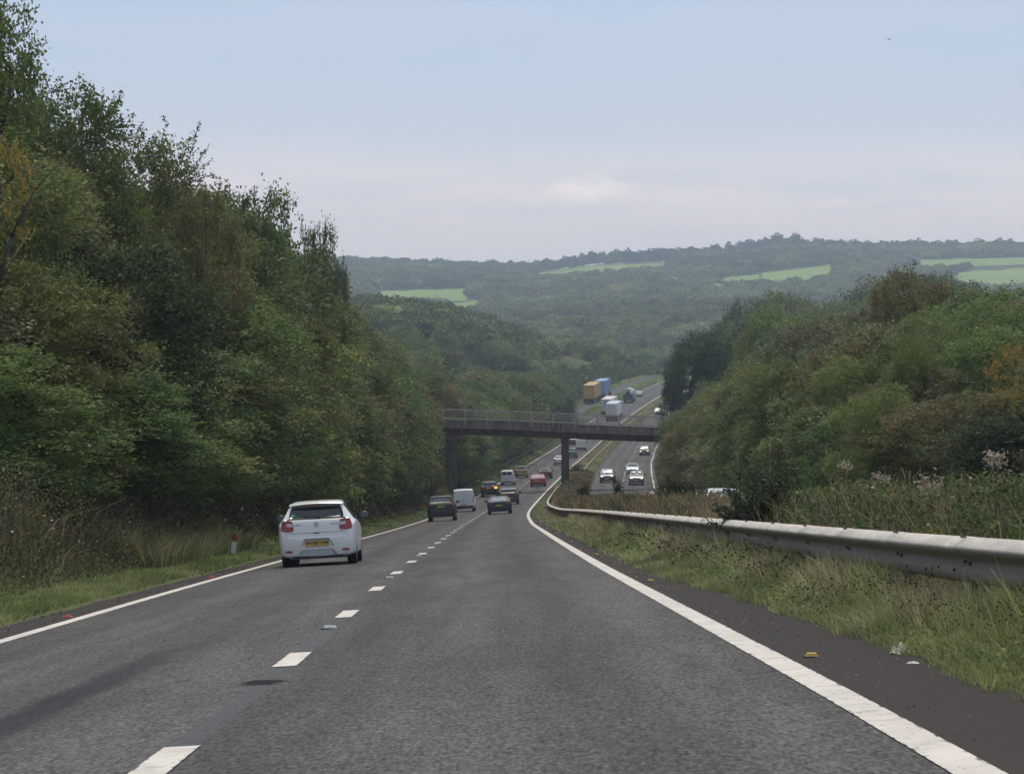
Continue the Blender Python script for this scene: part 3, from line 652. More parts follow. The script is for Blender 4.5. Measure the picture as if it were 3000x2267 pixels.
# ------------------------------------------------------------------ undergrowth and grass (nobody could count them)
def cloudmesh(name, label, parts, cat='plants'):
    V = np.concatenate([p[0] for p in parts]); C = np.concatenate([p[2] for p in parts]); F, b = [], 0
    for p in parts: F.append(p[1] + b); b += len(p[0])
    return tag(obj(name, mesh_np(name, V, np.concatenate(F), LEAF_T, tint=C)), label, cat, None, 'stuff')
def leaves_on(n, y0, y1, t0, t1, hfun, size, colf, seed, low=0.0, pw=.5, asp=.6):
    rng = np.random.default_rng(seed); Y = y0 * (y1 / y0) ** rng.random(n); t = rng.uniform(t0, t1, n)
    h = hfun(Y, t) * (low + (1 - low) * rng.random(n) ** pw); Z = ground(Y, t) + h
    P = np.stack([xc(Y) + t, Y, Z], 1); s = size(Y) * rng.uniform(.6, 1.4, n); v, f = kites(P, s, rng, .3, asp)
    return v, f, np.repeat(colf(Y, t, h, rng), 4, 0)
def blades_on(n, y0, y1, t0, t1, hfun, wid, colf, seed, lean=.35, tfun=None):
    rng = np.random.default_rng(seed); Y = y0 * (y1 / y0) ** rng.random(n); t = rng.uniform(t0, t1, n)
    if tfun is not None: 
        k = tfun(Y, t, rng); Y, t = Y[k], t[k]; n = len(Y)
    h = hfun(Y, t) * rng.uniform(.45, 1.15, n); B = np.stack([xc(Y) + t, Y, ground(Y, t) - .02], 1)
    a = rng.uniform(0, 2 * math.pi, n); wv = np.stack([np.cos(a), np.sin(a), a * 0], 1) * (wid(Y) * rng.uniform(.6, 1.3, n))[:, None] * .5
    ld = rng.normal(size=(n, 2)) * lean; M = B + np.stack([ld[:, 0] * h * .35, ld[:, 1] * h * .35, h * .55], 1); Tp = B + np.stack([ld[:, 0] * h, ld[:, 1] * h, h * (1 - .25 * np.minimum(1, (ld**2).sum(1)))], 1)
    V = np.stack([B - wv, B + wv, M + wv * .8, Tp + wv * .12, Tp - wv * .12, M - wv * .8], 1).reshape(-1, 3)
    i = np.arange(n) * 6; F = np.concatenate([np.stack([i, i + 1, i + 2, i + 5], 1), np.stack([i + 5, i + 2, i + 3, i + 4], 1)])
    return V, F, np.repeat(colf(Y, t, h, rng), 6, 0)
def pick(cands, w=None):
    A = np.array(cands, float)
    def f(Y, t, h, rng):
        k = rng.choice(len(A), len(Y), p=w); pn = fbm(Y / 3.0, t / 1.2, 71)[:, None]; return A[k] * (.55 + .9 * pn) * rng.uniform(.8, 1.2, (len(Y), 1))
    return f
def patchy(a, b, sc_, seed):     # two palettes alternating in drifts
    fa, fb = pick(a), pick(b)
    def f(Y, t, h, rng):
        m = (fbm(Y / sc_, t / (sc_ * .4), seed) + rng.normal(size=len(Y)) * .08 > .5)[:, None]; return np.where(m, fa(Y, t, h, rng), fb(Y, t, h, rng))
    return f
GR = [(.080, .123, .035), (.109, .160, .043), (.145, .189, .058), (.065, .094, .029)]
SC = [(.054, .078, .030), (.075, .102, .039), (.105, .108, .051), (.045, .063, .027), (.128, .105, .060)]
DRY = [(.30, .22, .14), (.247, .182, .104), (.312, .247, .150), (.182, .124, .072), (.143, .098, .058)]
def hs(Y, t):  # scrub height on the outer bank
    return np.clip((-t - 6.0 - .9 * sstep(Y, 60, 110)) * .75 + .25, .0, 1) * (.5 + 2.2 * fbm(Y / 3.2, t / 2.2, 51) ** 1.3) * (1 + .2 * vnoise(Y / 11, t / 5, 52))
szL = lambda Y: np.clip(.0011 * Y, .045, .5)
pa = [leaves_on(260000, 34, 480, -13.5, -5.9, hs, szL, patchy(SC, GR[:2] + SC[:3], 5, 61), 1, .0, .9),
      leaves_on(26000, 34, 480, -9.5, -5.75, lambda Y, t: hs(Y, t) * .9, szL, pick([(.13, .10, .055), (.10, .07, .04)]), 2, .0, .7),
      leaves_on(900, 34, 200, -9.5, -6, lambda Y, t: hs(Y, t) * 1.05, lambda Y: np.clip(.0013 * Y, .05, .2), pick([(.5, .5, .45), (.35, .33, .08)]), 3, .7, .5),
      blades_on(9000, 34, 300, -9.0, -6.2, lambda Y, t: .25 + hs(Y, t) * .7, lambda Y: np.clip(.0006 * Y, .008, .2), pick([(.12, .095, .055), (.17, .13, .075), (.06, .07, .03)]), 4, .6),
      blades_on(9000, 60, 84, -7.4, -5.6, lambda Y, t: .5 + .5 * fbm(Y, t), lambda Y: .0005 * Y, pick([(.27, .245, .14), (.20, .19, .09), (.16, .19, .07)]), 5, .4)]
cloudmesh('undergrowth', 'dark brambles, nettles and scrub covering the foot of the outer bank', pa, 'undergrowth')
hr = lambda Y, t: .5 + 1.9 * fbm(Y / 3.2, t / 2.2, 55) * np.clip((t - 16.8) * .6 + .3, .2, 1)
pa = [leaves_on(90000, 60, 345, 16.7, 24, hr, szL, patchy(SC, GR[:2] + SC[:3], 6, 63), 11, .05, .45)]
cloudmesh('undergrowth', 'dark scrub covering the foot of the bank beyond the oncoming lanes', pa, 'undergrowth')
# far verge scrub past the bridge, both sides and beside the slip road
pa = [leaves_on(30000, 470, 930, -24, -15, lambda Y, t: 1.0 + 2.5 * fbm(Y / 6, t / 4, 57), lambda Y: .0012 * Y, pick(SC + GR), 13, .05, .5),
      leaves_on(16000, 330, 900, 16.9, 30, lambda Y, t: .6 + 2.2 * fbm(Y / 6, t / 4, 58), lambda Y: .0012 * Y, pick(SC + GR), 14, .05, .5),
      leaves_on(12000, 340, 600, -13.5, -6.0 , lambda Y, t: .4 + 1.6 * fbm(Y / 6, t / 4, 59), lambda Y: .0011 * Y, pick(SC + GR), 15, .05, .5)]
cloudmesh('undergrowth', 'low scrub along the verges far past the footbridge', pa, 'undergrowth')
# mown verges
wd = lambda Y: np.clip(.00042 * Y, .006, .4)
pa = [blades_on(150000, 30, 340, -7.4, -4.55, lambda Y, t: .06 + .16 * fbm(Y / 1.4, t / .8, 41), wd, patchy([(.16, .22, .075), (.20, .26, .09)], [(.26, .30, .12), (.27, .28, .13)], 6, 65), 21, .5),
      blades_on(22000, 300, 620, -8.2, -4.5, lambda Y, t: .25 + 0 * Y, lambda Y: .0007 * Y, pick([(.22, .29, .10), (.28, .32, .13)]), 22, .5)]
cloudmesh('verge_grass', 'short green grass on the outer verge beside the scrub', pa, 'grass')
hv = lambda Y, t: (.07 + .34 * fbm(Y / 1.5, t / .7, 42) ** 1.4) * np.clip((t - 4.0) * 1.1 + .2, .25, 1.15)
def vc(Y, t, h, rng):
    g = pick([(.24, .285, .115), (.30, .34, .15), (.18, .22, .085)])(Y, t, h, rng); s = pick([(.48, .43, .28), (.38, .32, .20), (.33, .33, .18)])(Y, t, h, rng)
    m = (fbm(Y / 2.6, t / .8, 43) * .7 + (t - 4.5) * .30 + sstep(Y, 20, 90) * .14 + rng.normal(size=len(Y)) * .1 > .50)[:, None]; return np.where(m, s, g)
pa = [blades_on(230000, 10.5, 70, 4.08, 6.6, hv, wd, vc, 31, .55, lambda Y, t, rng: t > 4.16 + .34 * (1 - sstep(Y, 22, 42)) + (fbm(Y * 2.2, t * 0 + 1, 85) - .5) * .35 + rng.normal(size=len(Y)) * .03),
      blades_on(60000, 60, 340, 4.14, 6.2, lambda Y, t: .12 + .22 * fbm(Y / 2, t, 42), wd, vc, 32, .5),
      blades_on(36000, 10.5, 110, 4.8, 5.35, lambda Y, t: .26 + .38 * fbm(Y / 1.2, t * 2, 45), wd, vc, 133, .4),
      blades_on(5000, 10.5, 80, 4.8, 6.3, lambda Y, t: .30 + .30 * vnoise(Y / 2, t / 2, 44), lambda Y: wd(Y) * .8, pick([(.26, .21, .12), (.20, .15, .085)]), 33, .35),
      leaves_on(22000, 11, 60, 4.5, 6.0, lambda Y, t: .08 + .2 * vnoise(Y, t, 47), lambda Y: np.clip(.0016 * Y, .03, .1), pick([(.11, .16, .06), (.17, .21, .08)]), 34, .1, .8),
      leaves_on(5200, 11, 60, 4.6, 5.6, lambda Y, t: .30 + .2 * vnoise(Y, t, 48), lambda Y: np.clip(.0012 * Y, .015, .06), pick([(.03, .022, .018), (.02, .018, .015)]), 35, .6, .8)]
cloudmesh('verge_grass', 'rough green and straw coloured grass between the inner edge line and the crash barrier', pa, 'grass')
# central reserve: tall dry grass and weeds behind the rail
hd = lambda Y, t: (.45 + .12 * sstep(Y, 70, 110)) + .62 * fbm(Y / 3, t / 1.5, 46)
def dc(Y, t, h, rng):
    a = pick(DRY)(Y, t, h, rng); g = pick(SC + GR[:2])(Y, t, h, rng); m = (fbm(Y / 7, t / 4, 49) + (sstep(Y, 60, 30)) * .25 + rng.normal(size=len(Y)) * .12 > .56)[:, None]; return np.where(m, g, a)
pa = [blades_on(130000, 14, 345, 5.75, 8.1, hd, lambda Y: np.clip(.0005 * Y, .007, .25), dc, 36, .3, lambda Y, t, rng: (Y > 52) | (rng.random(len(Y)) < .18)),
      leaves_on(60000, 14, 330, 5.6, 8.3, lambda Y, t: hd(Y, t) * np.where(Y < 55, 1.1, .92), lambda Y: np.clip(.0011 * Y, .04, .3), dc, 37, .0, 1.0),
      leaves_on(110000, 15, 41, 5.5, 8.4, lambda Y, t: (.5 + .95 * fbm(Y / 1.6, t / 1.2, 39) ** 1.2) * (.8 + .25 * (t - 5.5) / 3), lambda Y: np.clip(.0017 * Y, .05, .3), patchy(SC[:2] + GR[:1], GR[:3], 2, 77), 38, .0, 1.0),
      blades_on(7000, 14, 70, 5.45, 6.6, lambda Y, t: .55 + .55 * fbm(Y / 1.5, t, 61), lambda Y: np.clip(.0005 * Y, .007, .25), pick([(.36, .28, .17), (.28, .21, .12), (.2, .2, .09)]), 139, .35),
      leaves_on(200, 14, 120, 5.8, 7.5, lambda Y, t: hd(Y, t) * 1.15, lambda Y: np.clip(.0014 * Y, .03, .12), pick([(.42, .36, .27), (.33, .25, .17)]), 39, .75, .5),
      blades_on(60000, 325, 800, 4.4, 7.7, lambda Y, t: .35 + 0 * Y, lambda Y: .0007 * Y, pick([(.38, .34, .18), (.26, .29, .12), (.44, .36, .21)]), 40, .4)]
cloudmesh('tall_dry_grass', 'tall brown seeding grass and weeds in the central reserve behind the crash barrier', pa, 'grass')
pa = [blades_on(22000, 330, 800, 6.6, 7.75, lambda Y, t: .25 + 0 * Y, lambda Y: .0007 * Y, pick([(.17, .24, .08), (.22, .28, .10)]), 140, .4),
      blades_on(12000, 590, 900, -14.5, -13.3, lambda Y, t: .5 + 0 * Y, lambda Y: .0008 * Y, pick([(.24, .33, .11), (.3, .36, .14)]), 141, .4),
      blades_on(30000, 640, 900, -8.5, -4.5, lambda Y, t: .3 + 0 * Y, lambda Y: .0008 * Y, pick([(.24, .33, .11), (.3, .36, .14)]), 142, .4),
      blades_on(9000, 60, 600, 16.2, 17.6, lambda Y, t: .3 + 0 * Y, lambda Y: .0008 * Y, pick(DRY[:2] + GR[:2]), 143, .4)]
cloudmesh('verge_grass', 'thin grass edging the oncoming lanes and the far slip road', pa, 'grass')
# ------------------------------------------------------------------ separate plants standing in the reserve
def _gorse():
    rng = np.random.default_rng(9); P = []; D = []
    for _ in range(170):
        d = rng.normal(size=3); d[2] = abs(d[2]) + .35; d /= np.linalg.norm(d); L = rng.uniform(.6, 1.1); tt = np.sqrt(rng.random(60)); P.append(np.outer(tt, d * np.array([1, 1, 1.5])) * L + rng.normal(size=(60, 3)) * .035 + [0, 0, .40])
    P = np.concatenate(P); v, f = kites(P, .09 * rng.uniform(.6, 1.5, len(P)), rng, .1, .35); return mesh_np('foliage', v, f, LEAF_O)
GORSE = _gorse()
def shrub(px, py, Y, R, H, col, label, name='shrub', i=0):
    X = (px - 1106) / 5800 * Y; t = X - float(xc(Y)); g = float(ground(Y, t)); r = empty(name, (X, Y, g)); tag(r, label, 'bush')
    c = obj('foliage', SHRUB[i % 3] if name != 'gorse_bush' else GORSE, r); c.scale = (R, R, H / 1.6); c.color = (*col, 1); c.rotation_euler.z = px
    mb = MB(); rg_ = random.Random(px)
    for _ in range(6):
        a = rg_.uniform(0, 6.28); mb.cyl((0, 0, -.1), (math.cos(a) * R * .4, math.sin(a) * R * .4, H * .6), .02, .008, 6)
    mb.obj('stem', BARK, r); return r
shrub(1655, 0, 38.3, .85, 1.05, (.044, .062, .034), 'dark spiky gorse bush leaning over the crash barrier', 'gorse_bush', 0)
shrub(1745, 0, 40, .55, 1.25, (.10, .15, .055), 'leafy green bush next to the dark gorse bush', i=1)
shrub(1880, 0, 44, .5, 1.2, (.12, .17, .065), 'pale green bush below the white seed head', i=2)
shrub(1262, 0, 175, .9, 1.9, (.04, .06, .025), 'small dark bush standing in the brown grass near the bridge pier', i=1)
shrub(1465, 0, 72, .55, 1.35, (.05, .06, .03), 'dark stalky bush in the brown grass short of the gorse', i=2)
shrub(1245, 0, 330, 1.0, 1.8, (.04, .07, .025), 'low green bush behind the bridge pier', i=0)
shrub(1335, 0, 150, .4, 2.4, (.05, .08, .03), 'thin sapling standing up against the oncoming carriageway', i=0)
shrub(1430, 0, 95, .45, 1.6, (.06, .09, .03), 'thin weedy bush by the red oncoming car', i=1)
def weed(px, Y, H, kind, label, seed):
    H *= .88
    X = (px - 1106) / 5800 * Y; t = X - float(xc(Y)); g = float(ground(Y, t)); r = empty('weed', (X, Y, g)); tag(r, label, 'weed'); rg_ = np.random.default_rng(seed)
    mb = MB(); mb.cyl((0, 0, -.1), (.03, 0, H), .010, .005, 6)
    for _ in range(5):
        a = rg_.uniform(0, 6.28); z = H * rg_.uniform(.55, .85); mb.cyl((.02, 0, z), (math.cos(a) * .14, math.sin(a) * .14, z + .22), .005, .003, 5)
    mb.obj('stem', simple_stem, r)
    n = 130; th = rg_.uniform(0, 6.28, n); rr = np.sqrt(rg_.random(n)) * (.14 if kind == 'seed' else .12); P = np.stack([rr * np.cos(th), rr * np.sin(th), H + rg_.normal(size=n) * .05 - rr * .3], 1)
    if kind != 'seed': P[:, 2] = H * rg_.uniform(.35, 1.0, n)
    v, f = kites(P, .045 * rg_.uniform(.6, 1.3, n), rg_); c = obj('seed_head' if kind == 'seed' else 'foliage', mesh_np('seed_head', v, f, LEAF_O), r)
    c.color = (.40, .34, .26, 1) if kind == 'seed' else (.09, .13, .045, 1)
simple_stem = simple('dry_stem', (.2, .17, .09), .9)
weed(1825, 45, 1.72, 'seed', 'tall weed with a wide pale seed head above the crash barrier', 1)
weed(2150, 28, 1.30, 'seed', 'pale seed headed weed near the frame edge behind the barrier', 2)
weed(1905, 33, 1.1, 'seed', 'shorter seed headed weed between the two taller pale ones', 3)
weed(1780, 40, 1.75, 'leaf', 'upright leafy green stem beside the pale seed head', 4)
weed(1660, 41, 1.95, 'leaf', 'upright leafy green stem rising out of the gorse bush', 5)
weed(1590, 46, 1.8, 'leaf', 'leafy green stem on the far side of the gorse bush', 6)
weed(1960, 30, 1.15, 'leaf', 'leafy stem standing clear between the seed heads', 7)
weed(2010, 27, 1.0, 'seed', 'small seed headed weed close behind the barrier', 8)
# ------------------------------------------------------------------ crash barriers
PROF = [(0.0, .335), (.03, .338), (.095, .315), (.150, .275), (.160, .248), (.120, .215), (.045, .180), (.020, .155), (.03, .135), (.055, .10), (.062, .06), (.04, .022), (.01, .0), (0, .0), (-.006, .01), (-.006, .325)]
def barrier(label, t, y0, y1, side, ztop, step, post_step, bm=None):
    r = empty('crash_barrier', W3(y0, t)); tag(r, label, 'barrier'); o0 = r.location
    yy = np.arange(y0, y1 + .1, step); n = len(PROF); lap = set()
    if y0 < 30:
        ex = []
        for q in np.arange(y0 + .55, 60, 3.2): ex += [q, q + .004, q + .30, q + .304]; lap |= {round(q + .004, 3), round(q + .30, 3)}
        yy = np.unique(np.round(np.concatenate([yy, ex]), 3)); lz = np.array(sorted(lap)).reshape(-1, 2)
        yy = np.array([v for v in yy])
    V, UV = [], []
    for y in yy:
        b = W3(y, t); b.z = float(ground(y, t * 0 + (3.65 if t > 0 else -3.65))) + ztop(y) - .335
        for k, (a, z) in enumerate(PROF):
            in_lap = y0 < 30 and bool(((y >= lz[:, 0] - .001) & (y <= lz[:, 1] + .001)).any()); a = a + (.005 if in_lap and k < 13 else 0)
            V.append((b.x - side * a - o0.x, b.y - o0.y, b.z + z + (.003 if in_lap and k < 3 else 0) - o0.z)); UV.append((k / (n - 1), y))
    F = [(i * n + j, i * n + (j + 1) % n, (i + 1) * n + (j + 1) % n, (i + 1) * n + j) for i in range(len(yy) - 1) for j in range(n)]
    obj('beam', mesh_np('beam', V, F, bm or RAILM, False, uv=np.array(UV)), r)
    pm = MB().box((0, 0, -.02), (.10, .05, 1.0)).box((-side * .035, 0, .2), (.03, .16, .28)).mesh('post', STEELD)
    y = y0 + .7; c = 0
    while y < y1 and c < 98:
        p = obj('post', pm, r); b = W3(y, t); z = float(ground(y, (3.65 if t > 0 else -3.65))) + ztop(y)
        p.location = (b.x + side * .055 - o0.x, b.y - o0.y, z - .50 - o0.z); y += post_step; c += 1
    if y0 < 30:      # bolts and overlap joints
        mb = MB(); y = y0 + .7
        while y < 120:
            b = W3(y, t); z = float(ground(y, 3.65)) + ztop(y) - .335
            for dy in (-.07, .07):
                mb.cyl((b.x - .058 - o0.x, y + dy - o0.y, z + .325 - o0.z), (b.x - .075 - o0.x, y + dy - o0.y, z + .345 - o0.z), .014, .012, 6)
                mb.cyl((b.x - .02 - o0.x, y + dy * 1.5 - o0.y, z + .150 - o0.z), (b.x - .05 - o0.x, y + dy * 1.5 - o0.y, z + .150 - o0.z), .016, .014, 6)
            y += 3.2
        mb.obj('bolt', STEELD, r)['kind'] = 'stuff'
    return r
zt = lambda Y: .86 - .1 * float(sstep(Y, 70, 160))
barrier('long weathered corrugated crash barrier along the central reserve, nearest the camera', 5.15, 6, 340, 1, zt, 1.0, 3.2)
barrier('thin crash barrier down the middle of the reserve past the bridge pier', 6.5, 344, 790, 1, lambda Y: .75, 4, 6.4)
barrier('short dark crash barrier on the outer verge under the trees past the footbridge', -6.0, 405, 545, -1, lambda Y: .95, 4, 3.2, STEELD)
# ------------------------------------------------------------------ road studs, marker post, litter
AMB = simple('amber_stud', (.75, .42, .08), .4); REDS = simple('red_stud', (.5, .10, .09), .5, vary=.25, scale=30); STW = simple('stud_casting', (.55, .56, .52), .5, vary=.3, scale=40)
RUB = simple('stud_rubber', (.05, .05, .05), .8)
def stud(t, Y, m, label, grp, sz=(.085, .085, .022)):
    b = W3(Y, t); r = empty('road_stud', b); tag(r, label, 'road stud', grp)
    MB().box((0, 0, .004), (sz[0] * 1.35, sz[1] * 1.5, .016)).obj('casting', RUB if m is not REDS else m, r)
    MB().box((0, 0, .010 + sz[2] / 2), (sz[0], sz[1] * .8, sz[2]), taper=.75).obj('reflector', m, r)
for i in range(14):
    Y = 19.0 + 18.1 * i; nth = ['first', 'second', 'third', 'fourth', 'fifth'][i] if i < 5 else None
    stud(3.92, Y, AMB, f'{nth} amber road stud along the solid inner line' if nth else 'tiny far amber road stud along the solid inner line', 'amber studs beside the inner edge line')
    Y = 35.7 + 18.6 * i
    if i < 9: stud(-3.92, Y, REDS, ['first', 'second', 'third', 'fourth'][i] + ' red road stud beside the outer edge line' if i < 4 else 'tiny far red road stud beside the outer edge line', 'red studs beside the outer edge line')
    Y = 27.9 + 18.2 * i
    stud(0.0, Y, STW, ['first', 'second', 'third', 'fourth'][i] + ' white cat eye stud between the lane dashes' if i < 4 else 'tiny far white cat eye between the lane dashes', 'white studs between the lane dashes', (.14, .12, .022))
b = W3(73, -5.3); mp_ = empty('marker_post', b); tag(mp_, 'leaning red and white verge marker post beside the white hatchback', 'marker post'); mp_.rotation_euler = (0, math.radians(6), 0)
mb = MB()
mb.add([(x, y, z) for z in (.12, .45) for x, y in ((-.065, -.02), (.065, -.02), (.065, .02), (-.065, .02))], [(3, 2, 1, 0), (4, 5, 6, 7), (0, 1, 5, 4), (1, 2, 6, 5), (2, 3, 7, 6), (3, 0, 4, 7)]).obj('post_body', simple('white_plastic', (.68, .68, .64), .6), mp_)
MB().box((0, 0, .05), (.135, .045, .16)).obj('post_foot', RUB, mp_)
mb = MB(); mb.prism([(-.06, .455), (.065, .455), (.065, .60), (.03, .665), (-.02, .665), (-.06, .60)], -.022, .022); mb.obj('reflector', simple('red_reflector', (.35, .035, .03), .4), mp_)
rl = np.random.default_rng(8)
def crumple(name, label, Y, t, sx, sy, sz_, m, n=9):
    V = []; 
    for j in range(n):
        for i in range(n):
            u, v = i / (n - 1) - .5, j / (n - 1) - .5; V.append((u * sx + rl.normal() * sx * .05, v * sy + rl.normal() * sy * .05, .01 + sz_ * (.5 + rl.normal() * .35) * max(0, 1 - (u * u + v * v) * 3)))
    V = np.array(V); V2 = V.copy(); V2[:, 2] = .002; F = gridf(n, n); me = mesh_np(name, np.concatenate([V, V2]), np.concatenate([F, F[:, ::-1] + n * n]), m)
    o = obj(name, me); o.location = W3(Y, t); tag(o, label, 'litter'); o.rotation_euler.z = .9; return o
LIT = simple('litter_foil', (.5, .5, .48), .5, vary=.3, scale=20)
crumple('litter', 'crumpled grey white plastic litter at the grass edge', 18.7, 4.50, .17, .10, .08, LIT)
crumple('litter', 'thin pale strip of litter on the dark hard strip', 17.6, 4.42, .03, .11, .02, LIT, 5)
pa = [leaves_on(900, 12, 70, 3.8, 4.6, lambda Y, t: .012 + 0 * Y, lambda Y: np.clip(.0009 * Y, .012, .05), pick([(.22, .2, .17), (.3, .27, .2), (.12, .09, .06), (.14, .15, .06)]), 145, .5, 1.0, .8),
      leaves_on(500, 20, 90, -4.5, -3.85, lambda Y, t: .012 + 0 * Y, lambda Y: np.clip(.0009 * Y, .012, .06), pick([(.2, .18, .15), (.12, .09, .06)]), 146, .5, 1.0, .8)]
cloudmesh('grit', 'scattered grit and dead leaves along the dark edge strips', pa, 'grit')
# bird and a mast on the skyline
bd = MB(); bd.lathe([(-.16, .01), (-.1, .045), (0, .06), (.1, .04), (.15, .03), (.19, .008)], 8, 'x')
for s_ in (-1, 1): bd.add([(.06, 0, .02), (-.07, 0, .02), (-.10, s_ * .28, .13), (.0, s_ * .34, .16), (.06, 0, .04), (-.07, 0, .04), (-.10, s_ * .28, .14), (.0, s_ * .34, .17)], [(0, 1, 2, 3), (7, 6, 5, 4), (0, 3, 7, 4), (1, 0, 4, 5), (2, 1, 5, 6), (3, 2, 6, 7)])
o = bd.obj('bird', simple('bird_dark', (.03, .03, .03), .8)); o.location = ((1920 - 1106) / 5800 * 330, 330, (740 - 86) / 5800 * 330); o.rotation_euler.z = .8; tag(o, 'tiny dark bird high in the pale sky', 'bird')
Yq = 2900; X = (1143 - 1106) / 5800 * Yq; g = float(ground(Yq, X - float(xc(Yq)))); o = empty('mast', (X, Yq, g)); tag(o, 'thin pole standing on the hill crest beside the upper field', 'mast')
MB().cyl((0, 0, 0), (0, 0, 17), .28, .18, 8).obj('mast_pole', STEELD, o); MB().box((0, 0, 15.6), (2.2, .25, .25)).obj('crossarm', STEELD, o)
# bright stretch of road seen between the trees across the valley
for (xa, xb, yy_) in ((1452, 1466, 643), (1545, 1562, 660)):
    X0, Y0 = hill_pt(xa, yy_ - 16); X1, Y1 = hill_pt(xb, yy_ - 13)
    Vv = []
    for X_, Y_ in ((X0, Y0), (X1, Y1)):
        g = float(ground(Y_, X_ - float(xc(Y_)))) + 11; Vv += [(X_, Y_ - 5, g - 1.0), (X_, Y_ + 5, g)]
    Vv += [(x, y, z - 10) for x, y, z in Vv]
    tag(obj('valley_road', mesh_np('valley_road', Vv, [(0, 2, 3, 1), (4, 5, 7, 6), (0, 1, 5, 4), (2, 6, 7, 3), (0, 4, 6, 2), (1, 3, 7, 5)], simple('pale_road', (.45, .44, .43), .8))), kind='structure')
# sheep in the meadow
SHP = simple('fleece', (.75, .73, .66), .9)
shm = MB().lathe([(-.55, .05), (-.5, .26), (-.25, .36), (.2, .36), (.45, .25), (.5, .15), (.62, .14), (.78, .10), (.84, .04)], 10, 'x', (0, 0, .72))
for lx in (-.35, .35):
    for ly in (-.16, .16): shm.cyl((lx, ly, .5), (lx, ly, 0), .06, .045, 6)
shm = shm.mesh('sheep', SHP)
for i, (x, y_) in enumerate(((905, 631), (912, 633), (935, 634), (860, 633), (885, 636), (960, 633), (978, 631), (842, 636), (950, 638))):
    X, Y = hill_pt(x, y_); o = obj('sheep', shm); o.location = (X, Y, float(ground(Y, X - float(xc(Y)))) + .5); o.rotation_euler.z = i * 1.3
    tag(o, 'white sheep dot grazing in the bright meadow across the valley', 'sheep', 'sheep grazing in the far meadow')
# ------------------------------------------------------------------ footbridge
BY = 295.0
def bz(x):   # deck top height along the bridge
    p = 1106 + x * 5800 / BY; y = np.interp(p, [780, 965, 1100, 1222, 1300, 1410, 1600], [906, 907.5, 911.5, 917, 920, 924, 933]); return (740 - float(y)) / 5800 * BY
br = empty('footbridge', (5.9, BY + 1.9, float(ground(BY, 6.0)))); tag(br, 'concrete footbridge with metal railings spanning both carriageways', 'bridge')
bo = br.location.copy()
def bridge_part(name, prof, x0, x1, n, m, parent=br):
    V, F, k = [], [], len(prof)
    for i in range(n + 1):
        x = x0 + (x1 - x0) * i / n; z = bz(x)
        V += [(x - bo.x, BY + a - bo.y, z + c - bo.z) for a, c in prof]
    for i in range(n): F += [(i * k + j, i * k + (j + 1) % k, (i + 1) * k + (j + 1) % k, (i + 1) * k + j) for j in range(k)]
    mb = MB(); mb.add(V, F); mb.add([V[j] for j in range(k)], [tuple(range(k))]); mb.add([V[n * k + j] for j in range(k)], [tuple(reversed(range(k)))])
    return mb.obj(name, m, parent)
bridge_part('deck', [(0, 0), (3.8, 0), (3.8, -.80), (2.95, -.86), (.85, -.86), (0, -.80)], -19, 26, 36, CONC)
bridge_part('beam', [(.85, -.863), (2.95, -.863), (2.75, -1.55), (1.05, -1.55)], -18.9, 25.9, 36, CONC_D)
bridge_part('kerb', [(-.05, .003), (.25, .003), (.25, .12), (-.05, .12)], -19, 26, 36, CONC)
for yo, lab in ((-.09, None), (3.80, None)):
    pr = empty('parapet', (0, BY + yo - bo.y, 0)); pr.parent = br
    pm = MB().box((0, 0, .36), (.10, .08, 1.62)).mesh('post', PARAP)
    for i in range(-7, 13):
        x = (1051.6 - 1106) / 5800 * BY + i * 2.44
        if -18.5 < x < 25.5:
            p = obj('post', pm, pr); p.location = (x - bo.x, 0, bz(x) + .03 - bo.z)
    for h, th in ((1.17, .09), (.88, .035), (.60, .035), (.24, .08)):
        V, F = [], []; n = 36
        for i in range(n + 1):
            x = -19 + 45 * i / n; z = bz(x) + h - bo.z; V += [(x - bo.x, -.03, z - th / 2), (x - bo.x, .03, z - th / 2), (x - bo.x, .03, z + th / 2), (x - bo.x, -.03, z + th / 2)]
        for i in range(n): F += [(i * 4 + j, i * 4 + (j + 1) % 4, i * 4 + 4 + (j + 1) % 4, i * 4 + 4 + j) for j in range(4)]
        MB().add(V, F).obj('rail', PARAP, pr)
def pier(px, wpx):
    x = (px - 1106) / 5800 * BY; z1 = bz(x) - 1.553; z0 = float(ground(BY + 1.9, x - float(xc(BY)))) - .6; wd_ = wpx / 5800 * BY
    mb = MB(); V = []
    for z, k in ((z0, 1.02), (z0 + .4, 1.0), (z1 - 1.0, .96), (z1, 1.06)):
        for a, b in ((-.5, -.38), (-.38, -.5), (.38, -.5), (.5, -.38), (.5, .38), (.38, .5), (-.38, .5), (-.5, .38)): V.append((x + a * wd_ * k - bo.x, BY + 1.9 + b * 1.5 - bo.y, z - bo.z))
    F = [(j * 8 + i, j * 8 + (i + 1) % 8, (j + 1) * 8 + (i + 1) % 8, (j + 1) * 8 + i) for j in range(3) for i in range(8)] + [tuple(range(24, 32))]
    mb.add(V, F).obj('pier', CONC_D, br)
pier(1221.5, 17); pier(976, 20); pier(1452, 18)
